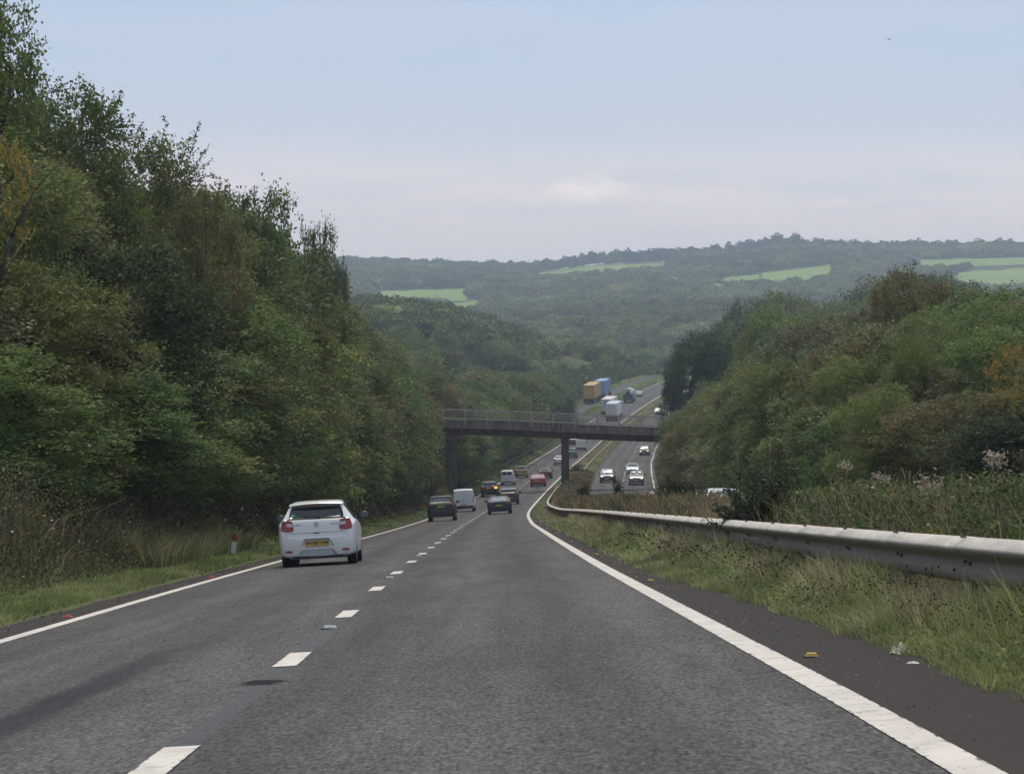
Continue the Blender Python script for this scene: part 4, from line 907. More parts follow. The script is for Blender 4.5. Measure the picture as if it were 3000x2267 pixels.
# ------------------------------------------------------------------ vehicles
def paint(name, col, rough=.32, coat=.6, metal=0.0):
    m, nt, b = mat(name); setin(b, Metallic=metal, Coat_Weight=coat * (.35 if sum(col) < .1 else 1), Coat_Roughness=.08)
    t = N(nt, 'ShaderNodeTexCoord'); g = noise(nt, t.outputs['Object'], 2.5, 5, .65); s_ = N(nt, 'ShaderNodeSeparateXYZ'); nt.links.new(t.outputs['Object'], s_.inputs[0])
    dirt = mathn(nt, 'MULTIPLY', maprange(nt, s_.outputs[2], .75, .2), maprange(nt, g, .25, .7, .25, .6))
    c = mixc(nt, dirt, tuple(col), (.42, .40, .36) if sum(col) > 1 else tuple(x * .7 + .006 for x in col)); nt.links.new(c, b.inputs['Base Color'])
    nt.links.new(mathn(nt, 'ADD', mathn(nt, 'MULTIPLY', dirt, .5), rough + (.22 if sum(col) < .1 else 0)), b.inputs['Roughness']); return m
GLASS = simple('dark_glass', (.012, .014, .017), .06, vary=.1, spec=.8)
BLK = simple('black_trim', (.014, .014, .015), .5, vary=.2); TYRE = simple('tyre_rubber', (.018, .018, .018), .85, vary=.2); RIM = simple('alloy_rim', (.35, .36, .37), .35, .6)
REDL = simple('red_lamp', (.32, .008, .012), .18, vary=.1, coat=.5); CLR = simple('clear_lamp', (.62, .60, .60), .2, vary=.1, coat=.5)
PLY = simple('yellow_plate', (.62, .42, .07), .45, vary=.05); PLW = simple('white_plate', (.7, .7, .68), .45, vary=.05); CHROME = simple('badge_chrome', (.42, .42, .42), .25, .8)
LAMP = simple('lit_headlamp', (.9, .8, .55), .3, emit=(1.0, .80, .42), es=2.2); INDIC = simple('lit_indicator', (.9, .35, .05), .3, emit=(1.0, .33, .03), es=2.4)
HLAMP = simple('lamp_glass', (.45, .46, .47), .12, vary=.1, coat=.6); GREYP = simple('lower_bumper', (.42, .44, .44), .6, vary=.1); MIRG = simple('mirror_glass', (.10, .115, .13), .25, .3)
GREEN = simple('green_sticker', (.10, .50, .35), .5)
_wheel = {}
def wheel_mesh(r, w_):
    k = (round(r, 2), round(w_, 2))
    if k not in _wheel:
        t = MB().lathe([(-w_ / 2 + .02, r * .66), (-w_ / 2, r * .72), (-w_ / 2 + .005, r * .93), (-w_ / 2 + .03, r), (w_ / 2 - .03, r), (w_ / 2 - .005, r * .93), (w_ / 2, r * .72), (w_ / 2 - .02, r * .66)], 26).mesh('tyre', TYRE)
        q = MB().lathe([(-.02, .0), (-.02, r * .12), (-.035, r * .6), (-w_ / 2 + .022, r * .66), (w_ / 2 - .022, r * .66), (.05, r * .6), (.05, 0)], 26)
        for i in range(5):
            a = 2 * math.pi * i / 5; 
            for sx in (1,): q.cyl((w_ / 2 - .035, 0, 0), (w_ / 2 - .03, math.cos(a) * r * .62, math.sin(a) * r * .62), r * .12, r * .09, 6, False)
        _wheel[k] = (t, q.mesh('rim', RIM))
    return _wheel[k]
class Car:
    """body lofted from cross sections; y runs from the tail (0) to the nose (L)"""
    def __init__(s, L, W, H, top, belt, plan, zb=.2, tumble=.24, wheels=(.78, 3.2), wr=.31, crease=.55):
        s.L, s.W, s.H, s.zb, s.tm, s.wh, s.wr, s.crease = L, W, H, zb, tumble, wheels, wr, crease
        s.top, s.belt, s.plan = np.array(top, float), np.array(belt, float), np.array(plan, float)
    def ring(s, y):
        zt_, ze, hw = float(np.interp(y, s.top[:, 0], s.top[:, 1])), float(np.interp(y, s.belt[:, 0], s.belt[:, 1])), float(np.interp(y, s.plan[:, 0], s.plan[:, 1])) * s.W / 2
        ze = min(ze, zt_ - .03); h = zt_ - ze; fr = min(1, h / max(.1, (s.H - s.belt[:, 1].max())))
        zs = s.zb
        for yw in s.wh:
            q = (s.wr + .055) ** 2 - (y - yw) ** 2
            if q > 0: zs = max(zs, s.wr + math.sqrt(q))
        zs = min(zs, ze - .12); zm = zs + (ze - zs) * s.crease; hr = hw * (1 - s.tm * fr - .04)
        zb = s.zb if zs <= s.zb + .01 else s.zb
        C = [(0, zb), (hw * .80, zb), (hw * .965, zs + (.0 if zs > s.zb + .01 else .06)), (hw, zm), (hw * .985, ze - .03 - .02), (hw * .945, ze + h * .04), (hr * 1.0, zt_ - h * .14), (hr * .90, zt_ - h * .03), (0, zt_)]
        return C
    def S(s, y, k):
        C = s.ring(y); i = min(int(k), 7); t = k - i; g = lambda a: C[max(0, min(8, a))]
        if i in (0, 1): p = [g(i)[c] * (1 - t) + g(i + 1)[c] * t for c in (0, 1)]
        else:
            p0 = g(i - 1) if i > 2 else g(i); p1, p2 = g(i), g(i + 1); p3 = g(i + 2) if i < 7 else (-g(7)[0], g(7)[1])
            p = [.5 * ((2 * p1[c]) + (-p0[c] + p2[c]) * t + (2 * p0[c] - 5 * p1[c] + 4 * p2[c] - p3[c]) * t * t + (-p0[c] + 3 * p1[c] - 3 * p2[c] + p3[c]) * t ** 3) for c in (0, 1)]
        return p[0], p[1]
    def body(s, mat_, parent, n=64):
        ys = sorted(set([round(float(v), 4) for v in np.concatenate([np.linspace(0, s.L, n), s.top[:, 0], s.plan[:, 0], [0.015, .03, .06, s.L - .03, s.L - .015], np.concatenate([w_ + np.linspace(-s.wr - .06, s.wr + .06, 15) for w_ in s.wh])]) if 0 <= v <= s.L]))
        ks = [0, 1] + [1 + .5 * i for i in range(1, 3)] + [2 + i / 4 for i in range(1, 25)]
        V, F = [], []; m = len(ks)
        for y in ys:
            for k in ks: x, z = s.S(y, k); V.append((x, y, z))
            for k in reversed(ks[:-1]): x, z = s.S(y, k); V.append((-x, y, z))
        M = 2 * m - 1
        for i in range(len(ys) - 1): F += [(i * M + j, i * M + j + 1, (i + 1) * M + j + 1, (i + 1) * M + j) for j in range(M - 1)]
        mb = MB(); mb.add(V, F, True)
        for e, yv, rev in ((0, 0, False), (len(ys) - 1, s.L, True)):   # close nose and tail with a slightly domed cap
            R = V[e * M:(e + 1) * M]; cx, cz = 0, sum(p[2] for p in R) / M; P = list(R); Fc = []
            for q, (kk, dy) in enumerate(((.93, .012), (.55, .022))): P += [(p[0] * kk, yv + (dy if rev else -dy), cz + (p[2] - cz) * kk) for p in R]
            for q in range(2): Fc += [(q * M + j, q * M + j + 1, (q + 1) * M + j + 1, (q + 1) * M + j) for j in range(M - 1)]
            Fc.append(tuple(range(2 * M, 3 * M)))
            if not rev: Fc = [tuple(reversed(f)) for f in Fc]
            mb.add(P, Fc, True)
        return mb.obj('body', mat_, parent)
    def surf_y(s, x, z, front=False):
        """where a point (x, z) meets the tail (or nose) surface"""
        if not hasattr(s, '_c'): s._c = {}
        if front not in s._c:
            T = []
            for a in np.concatenate([np.linspace(0, .14, 22), np.linspace(.15, s.L * .5, 80)]):
                y = s.L - a if front else a; pts_ = [s.S(y, 1 + q / 6) for q in range(0, 43)]; T.append((a, np.maximum.accumulate([p[1] for p in pts_]), [p[0] for p in pts_]))
            s._c[front] = T
        prev = None; L = s.L
        for a, zz_, xx_ in s._c[front]:
            g = (np.interp(z, zz_, xx_) - abs(x)) if z <= zz_[-1] else -(z - zz_[-1]) * 3
            if g >= 0:
                if prev is None: return L + .02 if front else -.02
                a0, g0 = prev; aa = a0 + (a - a0) * (-g0) / (g - g0 + 1e-9); return L - aa if front else aa
            prev = (a, g)
        return L * .5
    def patch(s, name, q, m, parent, front=False, off=.014, rnd=.0, n=8, mm=6, thick=.03, solid_y=None):
        """q: four x,z corners (bl, br, tr, tl) draped on the tail or nose"""
        sg = 1 if front else -1; V = []
        for j in range(mm + 1):
            for i in range(n + 1):
                u, v = 2 * i / n - 1, 2 * j / mm - 1; u, v = u * math.sqrt(1 - rnd * v * v / 2), v * math.sqrt(1 - rnd * u * u / 2); a, b = (u + 1) / 2, (v + 1) / 2
                x = (q[0][0] * (1 - a) + q[1][0] * a) * (1 - b) + (q[3][0] * (1 - a) + q[2][0] * a) * b; z = (q[0][1] * (1 - a) + q[1][1] * a) * (1 - b) + (q[3][1] * (1 - a) + q[2][1] * a) * b
                V.append((x, (s.surf_y(x, z, front) if solid_y is None else solid_y) + sg * off, z))
        F = gridf(mm + 1, n + 1).tolist(); b_ = [i for i in range(n + 1)] + [(j + 1) * (n + 1) - 1 for j in range(1, mm + 1)] + [mm * (n + 1) + i for i in range(n - 1, -1, -1)] + [j * (n + 1) for j in range(mm - 1, 0, -1)]
        k = len(V); V += [(V[i][0] * .995, V[i][1] - sg * thick, V[i][2]) for i in b_]; nb = len(b_)
        F = [tuple(f) for f in F] + [(b_[i], b_[(i + 1) % nb], k + (i + 1) % nb, k + i) for i in range(nb)]
        mb = MB(); mb.add(V, F, True); o = mb.obj(name, m, parent); return o
    def side(s, name, y0, y1, k0, k1, m, parent, sgn, top0=0.0, top1=0.0, off=.007, n=14, mm=6, bot0=0.0, bot1=0.0):
        V = []
        for j in range(mm + 1):
            k = k0 + (k1 - k0) * j / mm; f = j / mm
            for i in range(n + 1):
                y = (y0 + top0 * f + bot0 * (1 - f)) * (1 - i / n) + (y1 + top1 * f + bot1 * (1 - f)) * i / n; x, z = s.S(y, k); V.append((sgn * (x + off), y, z))
        k = len(V); F = [tuple(f) for f in gridf(mm + 1, n + 1).tolist()]
        V += [(v[0] - sgn * .02, v[1], v[2]) for v in V]; F += [tuple(reversed([a + k for a in f])) for f in F]
        return MB().add(V, F, True).obj(name, m, parent)
def place(r, Y, t, front=False, roll=None, yaw=0.0, z=0.0):
    """stand a vehicle on the road: Y is its tail (or the nose when it comes towards us)"""
    d = .5; e = float(ground(Y, t + .4) - ground(Y, t - .4)) / .8
    f = Vector((float(xc(Y + d) - xc(Y - d)), 2 * d, float(ground(Y + d, t) - ground(Y - d, t)))).normalized(); rt = Vector((1, 0, e)); rt = (rt - f * rt.dot(f)).normalized(); up = rt.cross(f)
    if front: f, rt = -f, -rt
    M = Matrix((rt, f, up)).transposed().to_4x4() @ Matrix.Rotation(yaw, 4, 'Z'); P = W3(Y, t, z)
    r.location = P; r.rotation_euler = M.to_3x3().to_euler(); return r
HATCH = dict(top=[(0, .66), (.012, .90), (.03, 1.02), (.10, 1.06), (.36, 1.355), (.40, 1.405), (.75, 1.44), (1.35, 1.47), (2.05, 1.45), (2.30, 1.40), (3.02, 1.02), (3.3, .96), (3.75, .84), (3.93, .70), (4.0, .52)],
             belt=[(0, .60), (.05, .93), (.5, 1.0), (2.0, .96), (3.0, .90), (3.6, .80), (4.0, .50)], plan=[(0, .86), (.03, .92), (.10, .965), (.3, 1.0), (2.8, 1.0), (3.5, .97), (3.85, .86), (4.0, .62)])
def scaled(base, L, W, H, **k):
    sy, sz = L / 4.0, H / 1.47; d = {a: [(y * sy, z * (sz if a != 'plan' else 1)) for y, z in base[a]] for a in ('top', 'belt', 'plan')}
    return Car(L, W, H, d['top'], d['belt'], d['plan'], wheels=(.78 * sy, L - .82 * sy), **k)
SUVP = dict(HATCH); SUVP['top'] = [(0, .62), (.012, .86), (.03, .97), (.10, 1.03), (.34, 1.36), (.36, 1.42), (.75, 1.455), (1.5, 1.47), (2.2, 1.45), (2.40, 1.40), (3.02, 1.05), (3.3, 1.0), (3.8, .90), (3.95, .76), (4.0, .52)]
COUPE = dict(HATCH); COUPE['top'] = [(0, .62), (.012, .86), (.04, 1.0), (.30, 1.05), (.9, 1.33), (1.3, 1.43), (1.7, 1.47), (2.1, 1.44), (2.30, 1.38), (2.95, 1.04), (3.3, .97), (3.75, .82), (3.93, .68), (4.0, .50)]
SALOON = dict(HATCH); SALOON['top'] = [(0, .62), (.012, .86), (.04, 1.0), (.42, 1.06), (.95, 1.36), (1.3, 1.44), (1.7, 1.47), (2.1, 1.45), (2.30, 1.39), (2.95, 1.03), (3.3, .97), (3.75, .82), (3.93, .68), (4.0, .50)]
VANP = dict(top=[(0, .55), (.006, 1.30), (.03, 1.38), (.10, 1.435), (.4, 1.465), (2.2, 1.47), (2.65, 1.43), (3.25, 1.02), (3.45, .92), (3.85, .78), (3.95, .64), (4.0, .46)],
            belt=[(0, .5), (.02, .74), (2.5, .76), (3.3, .76), (3.7, .68), (4.0, .42)], plan=[(0, .93), (.02, .97), (.08, 1.0), (3.2, 1.0), (3.6, .96), (3.88, .86), (4.0, .66)])
def text_mesh(txt, size, m, depth=.002):
    cu = bpy.data.curves.new('lettering', 'FONT'); cu.body = txt; cu.size = size; cu.align_x = 'CENTER'; cu.align_y = 'CENTER'; cu.extrude = depth
    o = bpy.data.objects.new('lettering', cu); COL.objects.link(o); dg = bpy.context.evaluated_depsgraph_get(); me = bpy.data.meshes.new_from_object(o.evaluated_get(dg)); bpy.data.objects.remove(o); bpy.data.curves.remove(cu)
    me.materials.clear(); me.materials.append(m); return me
def put_text(txt, size, x, y, z, m, parent, front=False, sx=1.0):
    o = obj('lettering', text_mesh(txt, size, m), parent); o.rotation_euler = (math.radians(90), 0, math.radians(180) if front else 0); o.location = (x, y, z); o.scale = (sx, 1, 1); return o
GLASSL = simple('sky_reflect_glass', (.30, .34, .36), .12, vary=.2, spec=.8); GLASSM = simple('dim_reflect_glass', (.10, .11, .12), .1, vary=.3, spec=.8)  # sky reflection in rear windows painted as a paler glass colour
def vehicle(label, Y, t, shape, dims, col, cat='car', name='car', front=False, glass_z=None, lights='hatch', grp=None, body_col=None, roofcol=None, lit=False, ind=None, plate_z=.52, detail=1, coat=.6, wr=.31, zb=.2, glass_w=None, metal=0.0, tumble=.24, yaw=0.0, z=0.0, two_panes=False, no_side=False, glass=None):
    L, W, H = dims; r = empty(name); tag(r, label, cat, grp)
    pm = paint(name + '_paint', col, coat=coat, metal=metal); c = scaled(shape, L, W, H, zb=zb, wr=wr, tumble=tumble); c.body(pm, r)
    k = H / 1.47; van = shape is VANP; bz_ = 1.02 * k if not van else .95 * k
    # tail
    gw = glass_w or W * .385
    if shape in (COUPE, SALOON): g = [(-gw, 1.07 * k), (gw, 1.07 * k), (gw * .86, 1.36 * k), (-gw * .86, 1.36 * k)]
    elif van: g = [(-gw, 1.0 * k), (gw, 1.0 * k), (gw * .93, 1.30 * k), (-gw * .93, 1.30 * k)]
    else: g = [(-gw, 1.075 * k), (gw, 1.075 * k), (gw * .86, 1.335 * k), (-gw * .86, 1.335 * k)]
    if two_panes:
        for sg in (-1, 1):
            q = [(.035, g[0][1]), (gw * .96, g[0][1] + .02), (gw * .86, g[2][1]), (.035, g[2][1])]
            q = q if sg > 0 else [(-q[1][0], q[1][1]), (-q[0][0], q[0][1]), (-q[3][0], q[3][1]), (-q[2][0], q[2][1])]; c.patch('rear_window', q, GLASS, r, rnd=.35)
    elif not (van and glass_z == 0): c.patch('rear_window', g, GLASS, r, rnd=.12, n=14, mm=8) if glass is None else c.patch('rear_window', g, glass, r, rnd=.12, n=14, mm=8)
    if roofcol is not None:
        V = []; y0, y1 = .40 * L / 4, 2.25 * L / 4
        for i in range(13):
            y = y0 + (y1 - y0) * i / 12
            for kk in np.linspace(6.35, 8, 8): x, z_ = c.S(y, kk); V.append((x, y, z_ + .008))
            for kk in np.linspace(8, 6.35, 8)[1:]: x, z_ = c.S(y, kk); V.append((-x, y, z_ + .008))
        b_ = len(V); V += [(x, y, z_ - .02) for x, y, z_ in V]; F = [tuple(f) for f in gridf(13, 15).tolist()]; F += [tuple(reversed([a + b_ for a in f])) for f in F]
        MB().add(V, F, True).obj('roof', paint('roof_paint', roofcol), r)
    if not front:
        for sg in (-1, 1):
            if lights == 'tall': q = [(W * .40, .78 * k), (W * .475, .80 * k), (W * .405, 1.24 * k), (W * .375, 1.24 * k)]
            elif lights == 'van': q = [(W * .435, .62 * k), (W * .488, .62 * k), (W * .475, .98 * k), (W * .435, .98 * k)]
            elif lights == 'wide': q = [(W * .27, .84 * k), (W * .475, .80 * k), (W * .47, .93 * k), (W * .27, .93 * k)]
            else: q = [(W * .30, .79 * k), (W * .475, .80 * k), (W * .462, .98 * k), (W * .32, .98 * k)]
            if sg < 0: q = [(-q[1][0], q[1][1]), (-q[0][0], q[0][1]), (-q[3][0], q[3][1]), (-q[2][0], q[2][1])]
            c.patch('tail_light', q, INDIC if ind == sg else REDL, r, rnd=.35, off=.012, mm=8)
        c.patch('number_plate', [(-.26, (plate_z - .055)), (.26, plate_z - .055), (.26, plate_z + .055), (-.26, plate_z + .055)], PLY, r, off=.014, n=3, mm=2)
        c.patch('lower_bumper', [(-W * .36, zb + .01), (W * .36, zb + .01), (W * .40, zb + .16), (-W * .40, zb + .16)], BLK, r, off=.008, rnd=.1)
    else:
        wz0, wz1 = (1.06 * k, 1.38 * k) if not van else (1.05 * k, 1.42 * k); ww = W * .41
        c.patch('windscreen', [(-ww, wz0), (ww, wz0), (ww * .80, wz1), (-ww * .80, wz1)], GLASS, r, front=True, rnd=.12, n=14, mm=10, off=.01)
        for sg in (-1, 1):
            q = [(W * .26, .66 * k), (W * .42, .68 * k), (W * .43, .82 * k), (W * .28, .77 * k)]
            if sg < 0: q = [(-q[1][0], q[1][1]), (-q[0][0], q[0][1]), (-q[3][0], q[3][1]), (-q[2][0], q[2][1])]
            c.patch('headlight', q, LAMP if lit else HLAMP, r, front=True, off=.012, rnd=.35)
        c.patch('grille', [(-W * .20, .46 * k), (W * .20, .46 * k), (W * .23, .64 * k), (-W * .23, .64 * k)], BLK, r, front=True, off=.01, rnd=.3)
        c.patch('lower_grille', [(-W * .34, .24 * k), (W * .34, .24 * k), (W * .37, .40 * k), (-W * .37, .40 * k)], BLK, r, front=True, off=.01, rnd=.3)
        c.patch('number_plate', [(-.26, .41 * k), (.26, .41 * k), (.26, .41 * k + .11), (-.26, .41 * k + .11)], PLW, r, front=True, off=.028, n=3, mm=2)
    if not no_side:
        for sg in (-1, 1):
            a, b = ((.62, 3.0) if shape in (HATCH, SUVP) else (.95, 2.95)) if not van else (2.15, 3.05)
            c.side('side_window', a * L / 4, b * L / 4, 5.10, 5.93, GLASS, r, sg, top0=.12 * L / 4, top1=-.55 * L / 4)
    for sg in (-1, 1):
        my = 2.62 * L / 4 if not van else 2.9 * L / 4; mx, mz = sg * (W / 2 + .10), bz_ + .06
        mi = MB().lathe([(-.05, .02), (-.045, .07), (0, .095), (.05, .085), (.075, .03)], 12, 'y', (0, 0, 0)); mi.v = [(x * 1.25 + mx, y + my, z_ * (1.0 if not van else 1.5) + mz) for x, y, z_ in mi.v]
        mi.box((sg * (W / 2 + .01), my, mz - .05), (.10, .05, .05)); mi.obj('door_mirror', BLK if cat != 'car' or detail == 2 else pm, r)
    tm, rm = wheel_mesh(wr, .22)
    for yw in c.wh:
        for sg in (-1, 1):
            wh = empty('wheel', (sg * (W / 2 - .135), yw, wr)); wh.parent = r
            if sg < 0: wh.rotation_euler.z = math.pi
            obj('tyre', tm, wh); obj('rim', rm, wh)
    MB().box((0, L / 2, zb + .05), (W * .62, L * .9, .10)).obj('underbody', BLK, r)
    place(r, Y, t, front, yaw=yaw, z=z); return r, c
# the white hatchback
r, c = vehicle('white five door hatchback with a yellow number plate, closest vehicle in the outer lane', 60, -2.12, HATCH, (4.0, 1.745, 1.47), (.85, .83, .80), 'car', 'hatchback_car', lights='none', detail=2, glass_w=.635, plate_z=-5, tumble=.33, yaw=math.radians(.3))
for ch in list(r.children):
    if ch.name.split('.')[0] in ('tail_light', 'number_plate', 'lower_bumper'): bpy.data.objects.remove(ch)
for sg in (-1, 1):
    q = [(.505, .775), (.815, .80), (.765, 1.03), (.53, 1.035)]; q2 = [(.515, .895), (.66, .905), (.665, .975), (.525, .965)]
    f = (lambda q: q) if sg > 0 else (lambda q: [(-q[1][0], q[1][1]), (-q[0][0], q[0][1]), (-q[3][0], q[3][1]), (-q[2][0], q[2][1])])
    tl_ = c.patch('tail_light', f(q), REDL, r, rnd=.45, off=.014, n=10, mm=10); c.patch('lamp_insert', f(q2), CLR, tl_, rnd=.3, off=.022)
    c.patch('reflector', f([(.55, .315), (.715, .325), (.72, .365), (.56, .365)]), REDL, r, rnd=.4, off=.012)
c.patch('number_plate_recess', [(-.40, .42), (.40, .42), (.30, .60), (-.30, .60)], paint('recess_shade_paint', (.66, .65, .62)), r, rnd=.25, off=.003)  # darker body white paints the shade of the plate recess
c.patch('painted_plate_shadow', [(-.30, .592), (.30, .592), (.27, .612), (-.27, .612)], BLK, r, rnd=.2, off=.012)  # black strip standing in for the shadow above the plate
pl = c.patch('number_plate', [(-.262, .445), (.262, .445), (.262, .565), (-.262, .565)], PLY, r, off=.016, n=3, mm=2)
put_text('WU68 UVV', .095, 0, c.surf_y(0, .5) - .022, .503, BLK, pl, sx=1.08)
put_text('SUZUKI', .050, -.42, c.surf_y(-.42, .93) - .010, .925, CHROME, r, sx=1.1); put_text('BALENO', .046, .41, c.surf_y(.41, .93) - .010, .935, CHROME, r, sx=1.1)
em = MB(); S_ = [(.055, .03), (.0, .06), (-.055, .025), (.02, -.012), (-.025, -.036), (-.055, -.012), (-.055, -.03), (.0, -.06), (.055, -.025), (-.02, .012), (.025, .036), (.055, .012)]
em.prism(S_, c.surf_y(0, .93) - .016, c.surf_y(0, .93) + .01); em.v = [(x, y, z + .93) for x, y, z in em.v]; em.obj('badge', CHROME, r)
c.patch('tailgate_seam', [(-.62, .742), (.62, .742), (.62, .750), (-.62, .750)], simple('seam_shadow', (.25, .26, .27), .7), r, off=.005, mm=2)
c.patch('tailgate_handle', [(-.07, .728), (.07, .728), (.06, .75), (-.06, .75)], BLK, r, off=.010, mm=2)
c.patch('diffuser', [(-.46, .225), (.46, .225), (.36, .37), (-.36, .37)], GREYP, r, rnd=.18, off=.010)
c.patch('lower_bumper', [(-.66, .165), (.66, .165), (.68, .235), (-.68, .235)], BLK, r, rnd=.1, off=.010, thick=.3)
c.patch('window_lip', [(-.66, 1.045), (.66, 1.045), (.66, 1.064), (-.66, 1.064)], BLK, r, off=.012, mm=2)
sp_ = MB(); P = []
for i in range(15):
    u = i / 14 * 2 - 1; x = u * .60; zc_ = 1.405 - .035 * u * u; P += [(x, .26 + .10 * u * u, zc_ - .035), (x, .20 + .10 * u * u, zc_ - .012), (x, .24 + .10 * u * u, zc_ + .012), (x, .55, zc_ + .035)]
sp_.add(P, [(i * 4 + j, i * 4 + (j + 1) % 4, i * 4 + 4 + (j + 1) % 4, i * 4 + 4 + j) for i in range(14) for j in range(4)] + [(0, 1, 2, 3), (59, 58, 57, 56)], False).obj('roof_spoiler', paint('spoiler_paint', (.85, .83, .80)), r)
MB().box((0, .235, 1.366), (.22, .02, .014)).obj('brake_light', REDL, r)
wp = MB(); wp.cyl((.05, c.surf_y(.05, 1.08) - .02, 1.08), (-.33, c.surf_y(-.33, 1.12) - .02, 1.105), .012, .008, 6); wp.cyl((.05, c.surf_y(0, 1.08) + .03, 1.08), (.05, c.surf_y(0, 1.08) - .03, 1.08), .03, .025, 10); wp.obj('wiper', BLK, r)
c.patch('sticker', [(-.58, 1.11), (-.47, 1.12), (-.46, 1.18), (-.56, 1.18)], GREEN, r, off=.012, mm=2, n=2)
MB().cyl((0, .75, 1.44), (0, .60, 1.60 - .06), .008, .004, 6).obj('aerial', BLK, r)
for ch in r.children:
    if ch.name.startswith('door_mirror'):
        sg = 1 if ch.data.vertices[0].co.x > 0 else -1; MB().box((sg * (1.745 / 2 + .105), 2.62 - .052, 1.08), (.17, .008, .115)).obj('mirror_glass', MIRG, ch)
# vehicles going away
K = 'vehicles driving away in the '
vehicle('dark grey SUV with tall pink rear lamps, next ahead of the white hatchback', 177, -2.05, SUVP, (4.6, 1.89, 1.69), (.020, .023, .028), 'SUV', 'suv_car', lights='tall', plate_z=.98, wr=.36, zb=.28, grp=K + 'outer lane', glass=GLASSM)
r2, c2 = vehicle('plain white panel van in the outer lane beside the dark SUV', 223, -1.95, VANP, (4.4, 1.84, 1.90), (.80, .79, .77), 'van', 'panel_van', glass_z=0, lights='van', plate_z=.62, wr=.33, zb=.26, tumble=.13, detail=2, coat=.3, grp=K + 'outer lane')
c2.patch('door_seam', [(-.008, .5), (.008, .5), (.008, 1.8), (-.008, 1.8)], GREYP, r2, off=.005, n=2); c2.patch('door_handle', [(-.10, 1.0), (.04, 1.0), (.04, 1.03), (-.10, 1.03)], BLK, r2, off=.016, n=2, mm=2)
c2.patch('rear_bumper', [(-.86, .27), (.86, .27), (.86, .5), (-.86, .5)], BLK, r2, off=.03, n=6)
vehicle('charcoal coupe with a curved sloping rear window in the inner lane', 201, 1.48, COUPE, (4.2, 1.84, 1.36), (.022, .026, .032), 'car', 'coupe_car', lights='wide', plate_z=.66, grp=K + 'inner lane', glass_w=.62, glass=GLASSL)
vehicle('black SUV with a silver roof and its orange indicator lit', 284, -2.1, SUVP, (4.4, 1.90, 1.62), (.014, .015, .017), 'SUV', 'suv_car', ind=1, roofcol=(.55, .57, .60), plate_z=.95, wr=.36, zb=.27, grp=K + 'outer lane')
vehicle('black hatchback with a pale silver roof close behind the charcoal coupe', 246, 1.25, HATCH, (4.1, 1.78, 1.50), (.018, .016, .018), 'car', 'hatchback_car', roofcol=(.5, .52, .55), lights='wide', plate_z=.62, grp=K + 'inner lane')
rb, cb = vehicle('small white van with two rear windows following the yellow car', 328, -2.15, VANP, (4.4, 1.74, 1.82), (.72, .72, .72), 'van', 'small_van', lights='van', plate_z=.55, two_panes=2, wr=.32, zb=.26, tumble=.16, coat=.3, grp=K + 'outer lane')
vehicle('mustard yellow compact SUV beyond the small white van', 356, -1.75, SUVP, (4.3, 1.80, 1.60), (.33, .21, .065), 'SUV', 'suv_car', plate_z=.6, roofcol=(.42, .30, .16), wr=.34, zb=.26, grp=K + 'outer lane')
vehicle('bright red saloon in the inner lane', 315, 2.05, SALOON, (4.5, 1.86, 1.44), (.42, .018, .022), 'car', 'saloon_car', plate_z=.72, grp=K + 'inner lane', glass_w=.62, glass=GLASSL)
rc, cc = vehicle('black soft top convertible ahead of the red saloon', 346, 1.85, COUPE, (4.2, 1.80, 1.38), (.02, .021, .023), 'car', 'convertible_car', plate_z=.6, grp=K + 'inner lane', glass_w=.5)
vehicle('silver hatchback partly hidden by the bridge pier', 415, 1.45, HATCH, (4.1, 1.80, 1.46), (.50, .53, .57), 'car', 'hatchback_car', metal=.3, grp=K + 'inner lane')
vehicle('dark blue SUV showing past the bridge pier', 455, 1.95, SUVP, (4.5, 1.85, 1.66), (.03, .04, .06), 'SUV', 'suv_car', wr=.35, zb=.26, grp=K + 'inner lane')
vehicle('dark car far off just below the bridge beam next to the pier', 528, -1.15, HATCH, (4.2, 1.80, 1.5), (.04, .05, .075), 'car', 'hatchback_car', grp=K + 'outer lane')
rv, cv = vehicle('cream white tall van just below the bridge beam', 498, 1.85, VANP, (5.2, 2.05, 2.25), (.70, .68, .62), 'van', 'panel_van', glass_z=0, lights='van', wr=.34, zb=.3, tumble=.10, coat=.3, grp=K + 'inner lane')
cv.patch('rear_bumper', [(-.95, .3), (.95, .3), (.95, .62), (-.95, .62)], BLK, rv, off=.03, n=6)
vehicle('small silver car on the far rise beyond the lorries', 702, -1.9, HATCH, (4.2, 1.85, 1.5), (.55, .60, .66), 'car', 'hatchback_car', metal=.2, grp=K + 'outer lane')
# oncoming
O = 'vehicles coming towards us on the other carriageway'
vehicle('navy people carrier with a white bonnet and lit lamps, in the lane by the reserve', 327, 12 - 1.9, HATCH, (4.3, 1.80, 1.62), (.05, .065, .14), 'car', 'people_carrier', True, lit=True, grp=O, zb=.22, roofcol=(.3, .33, .4))
vehicle('silver white hatchback with lit lamps in the outer oncoming lane', 366, 12 + 1.05, HATCH, (4.3, 1.84, 1.52), (.60, .62, .66), 'car', 'hatchback_car', True, lit=True, grp=O)
vehicle('dark red bonneted car with orange lamps glowing behind the dry grass', 318, 12 + 1.6, HATCH, (4.4, 1.82, 1.58), (.30, .29, .30), 'SUV', 'suv_car', True, lit=True, grp=O, wr=.34)
vehicle('dark compact SUV with bright lamps approaching the footbridge', 474, 12 + 2.1, SUVP, (4.3, 1.80, 1.60), (.07, .04, .045), 'SUV', 'suv_car', True, lit=True, grp=O, wr=.34, zb=.24)
vehicle('red car half hidden by weeds at the edge of the oncoming lanes', 222, 13.9, HATCH, (4.2, 1.80, 1.42), (.36, .04, .035), 'car', 'hatchback_car', True, grp=O)
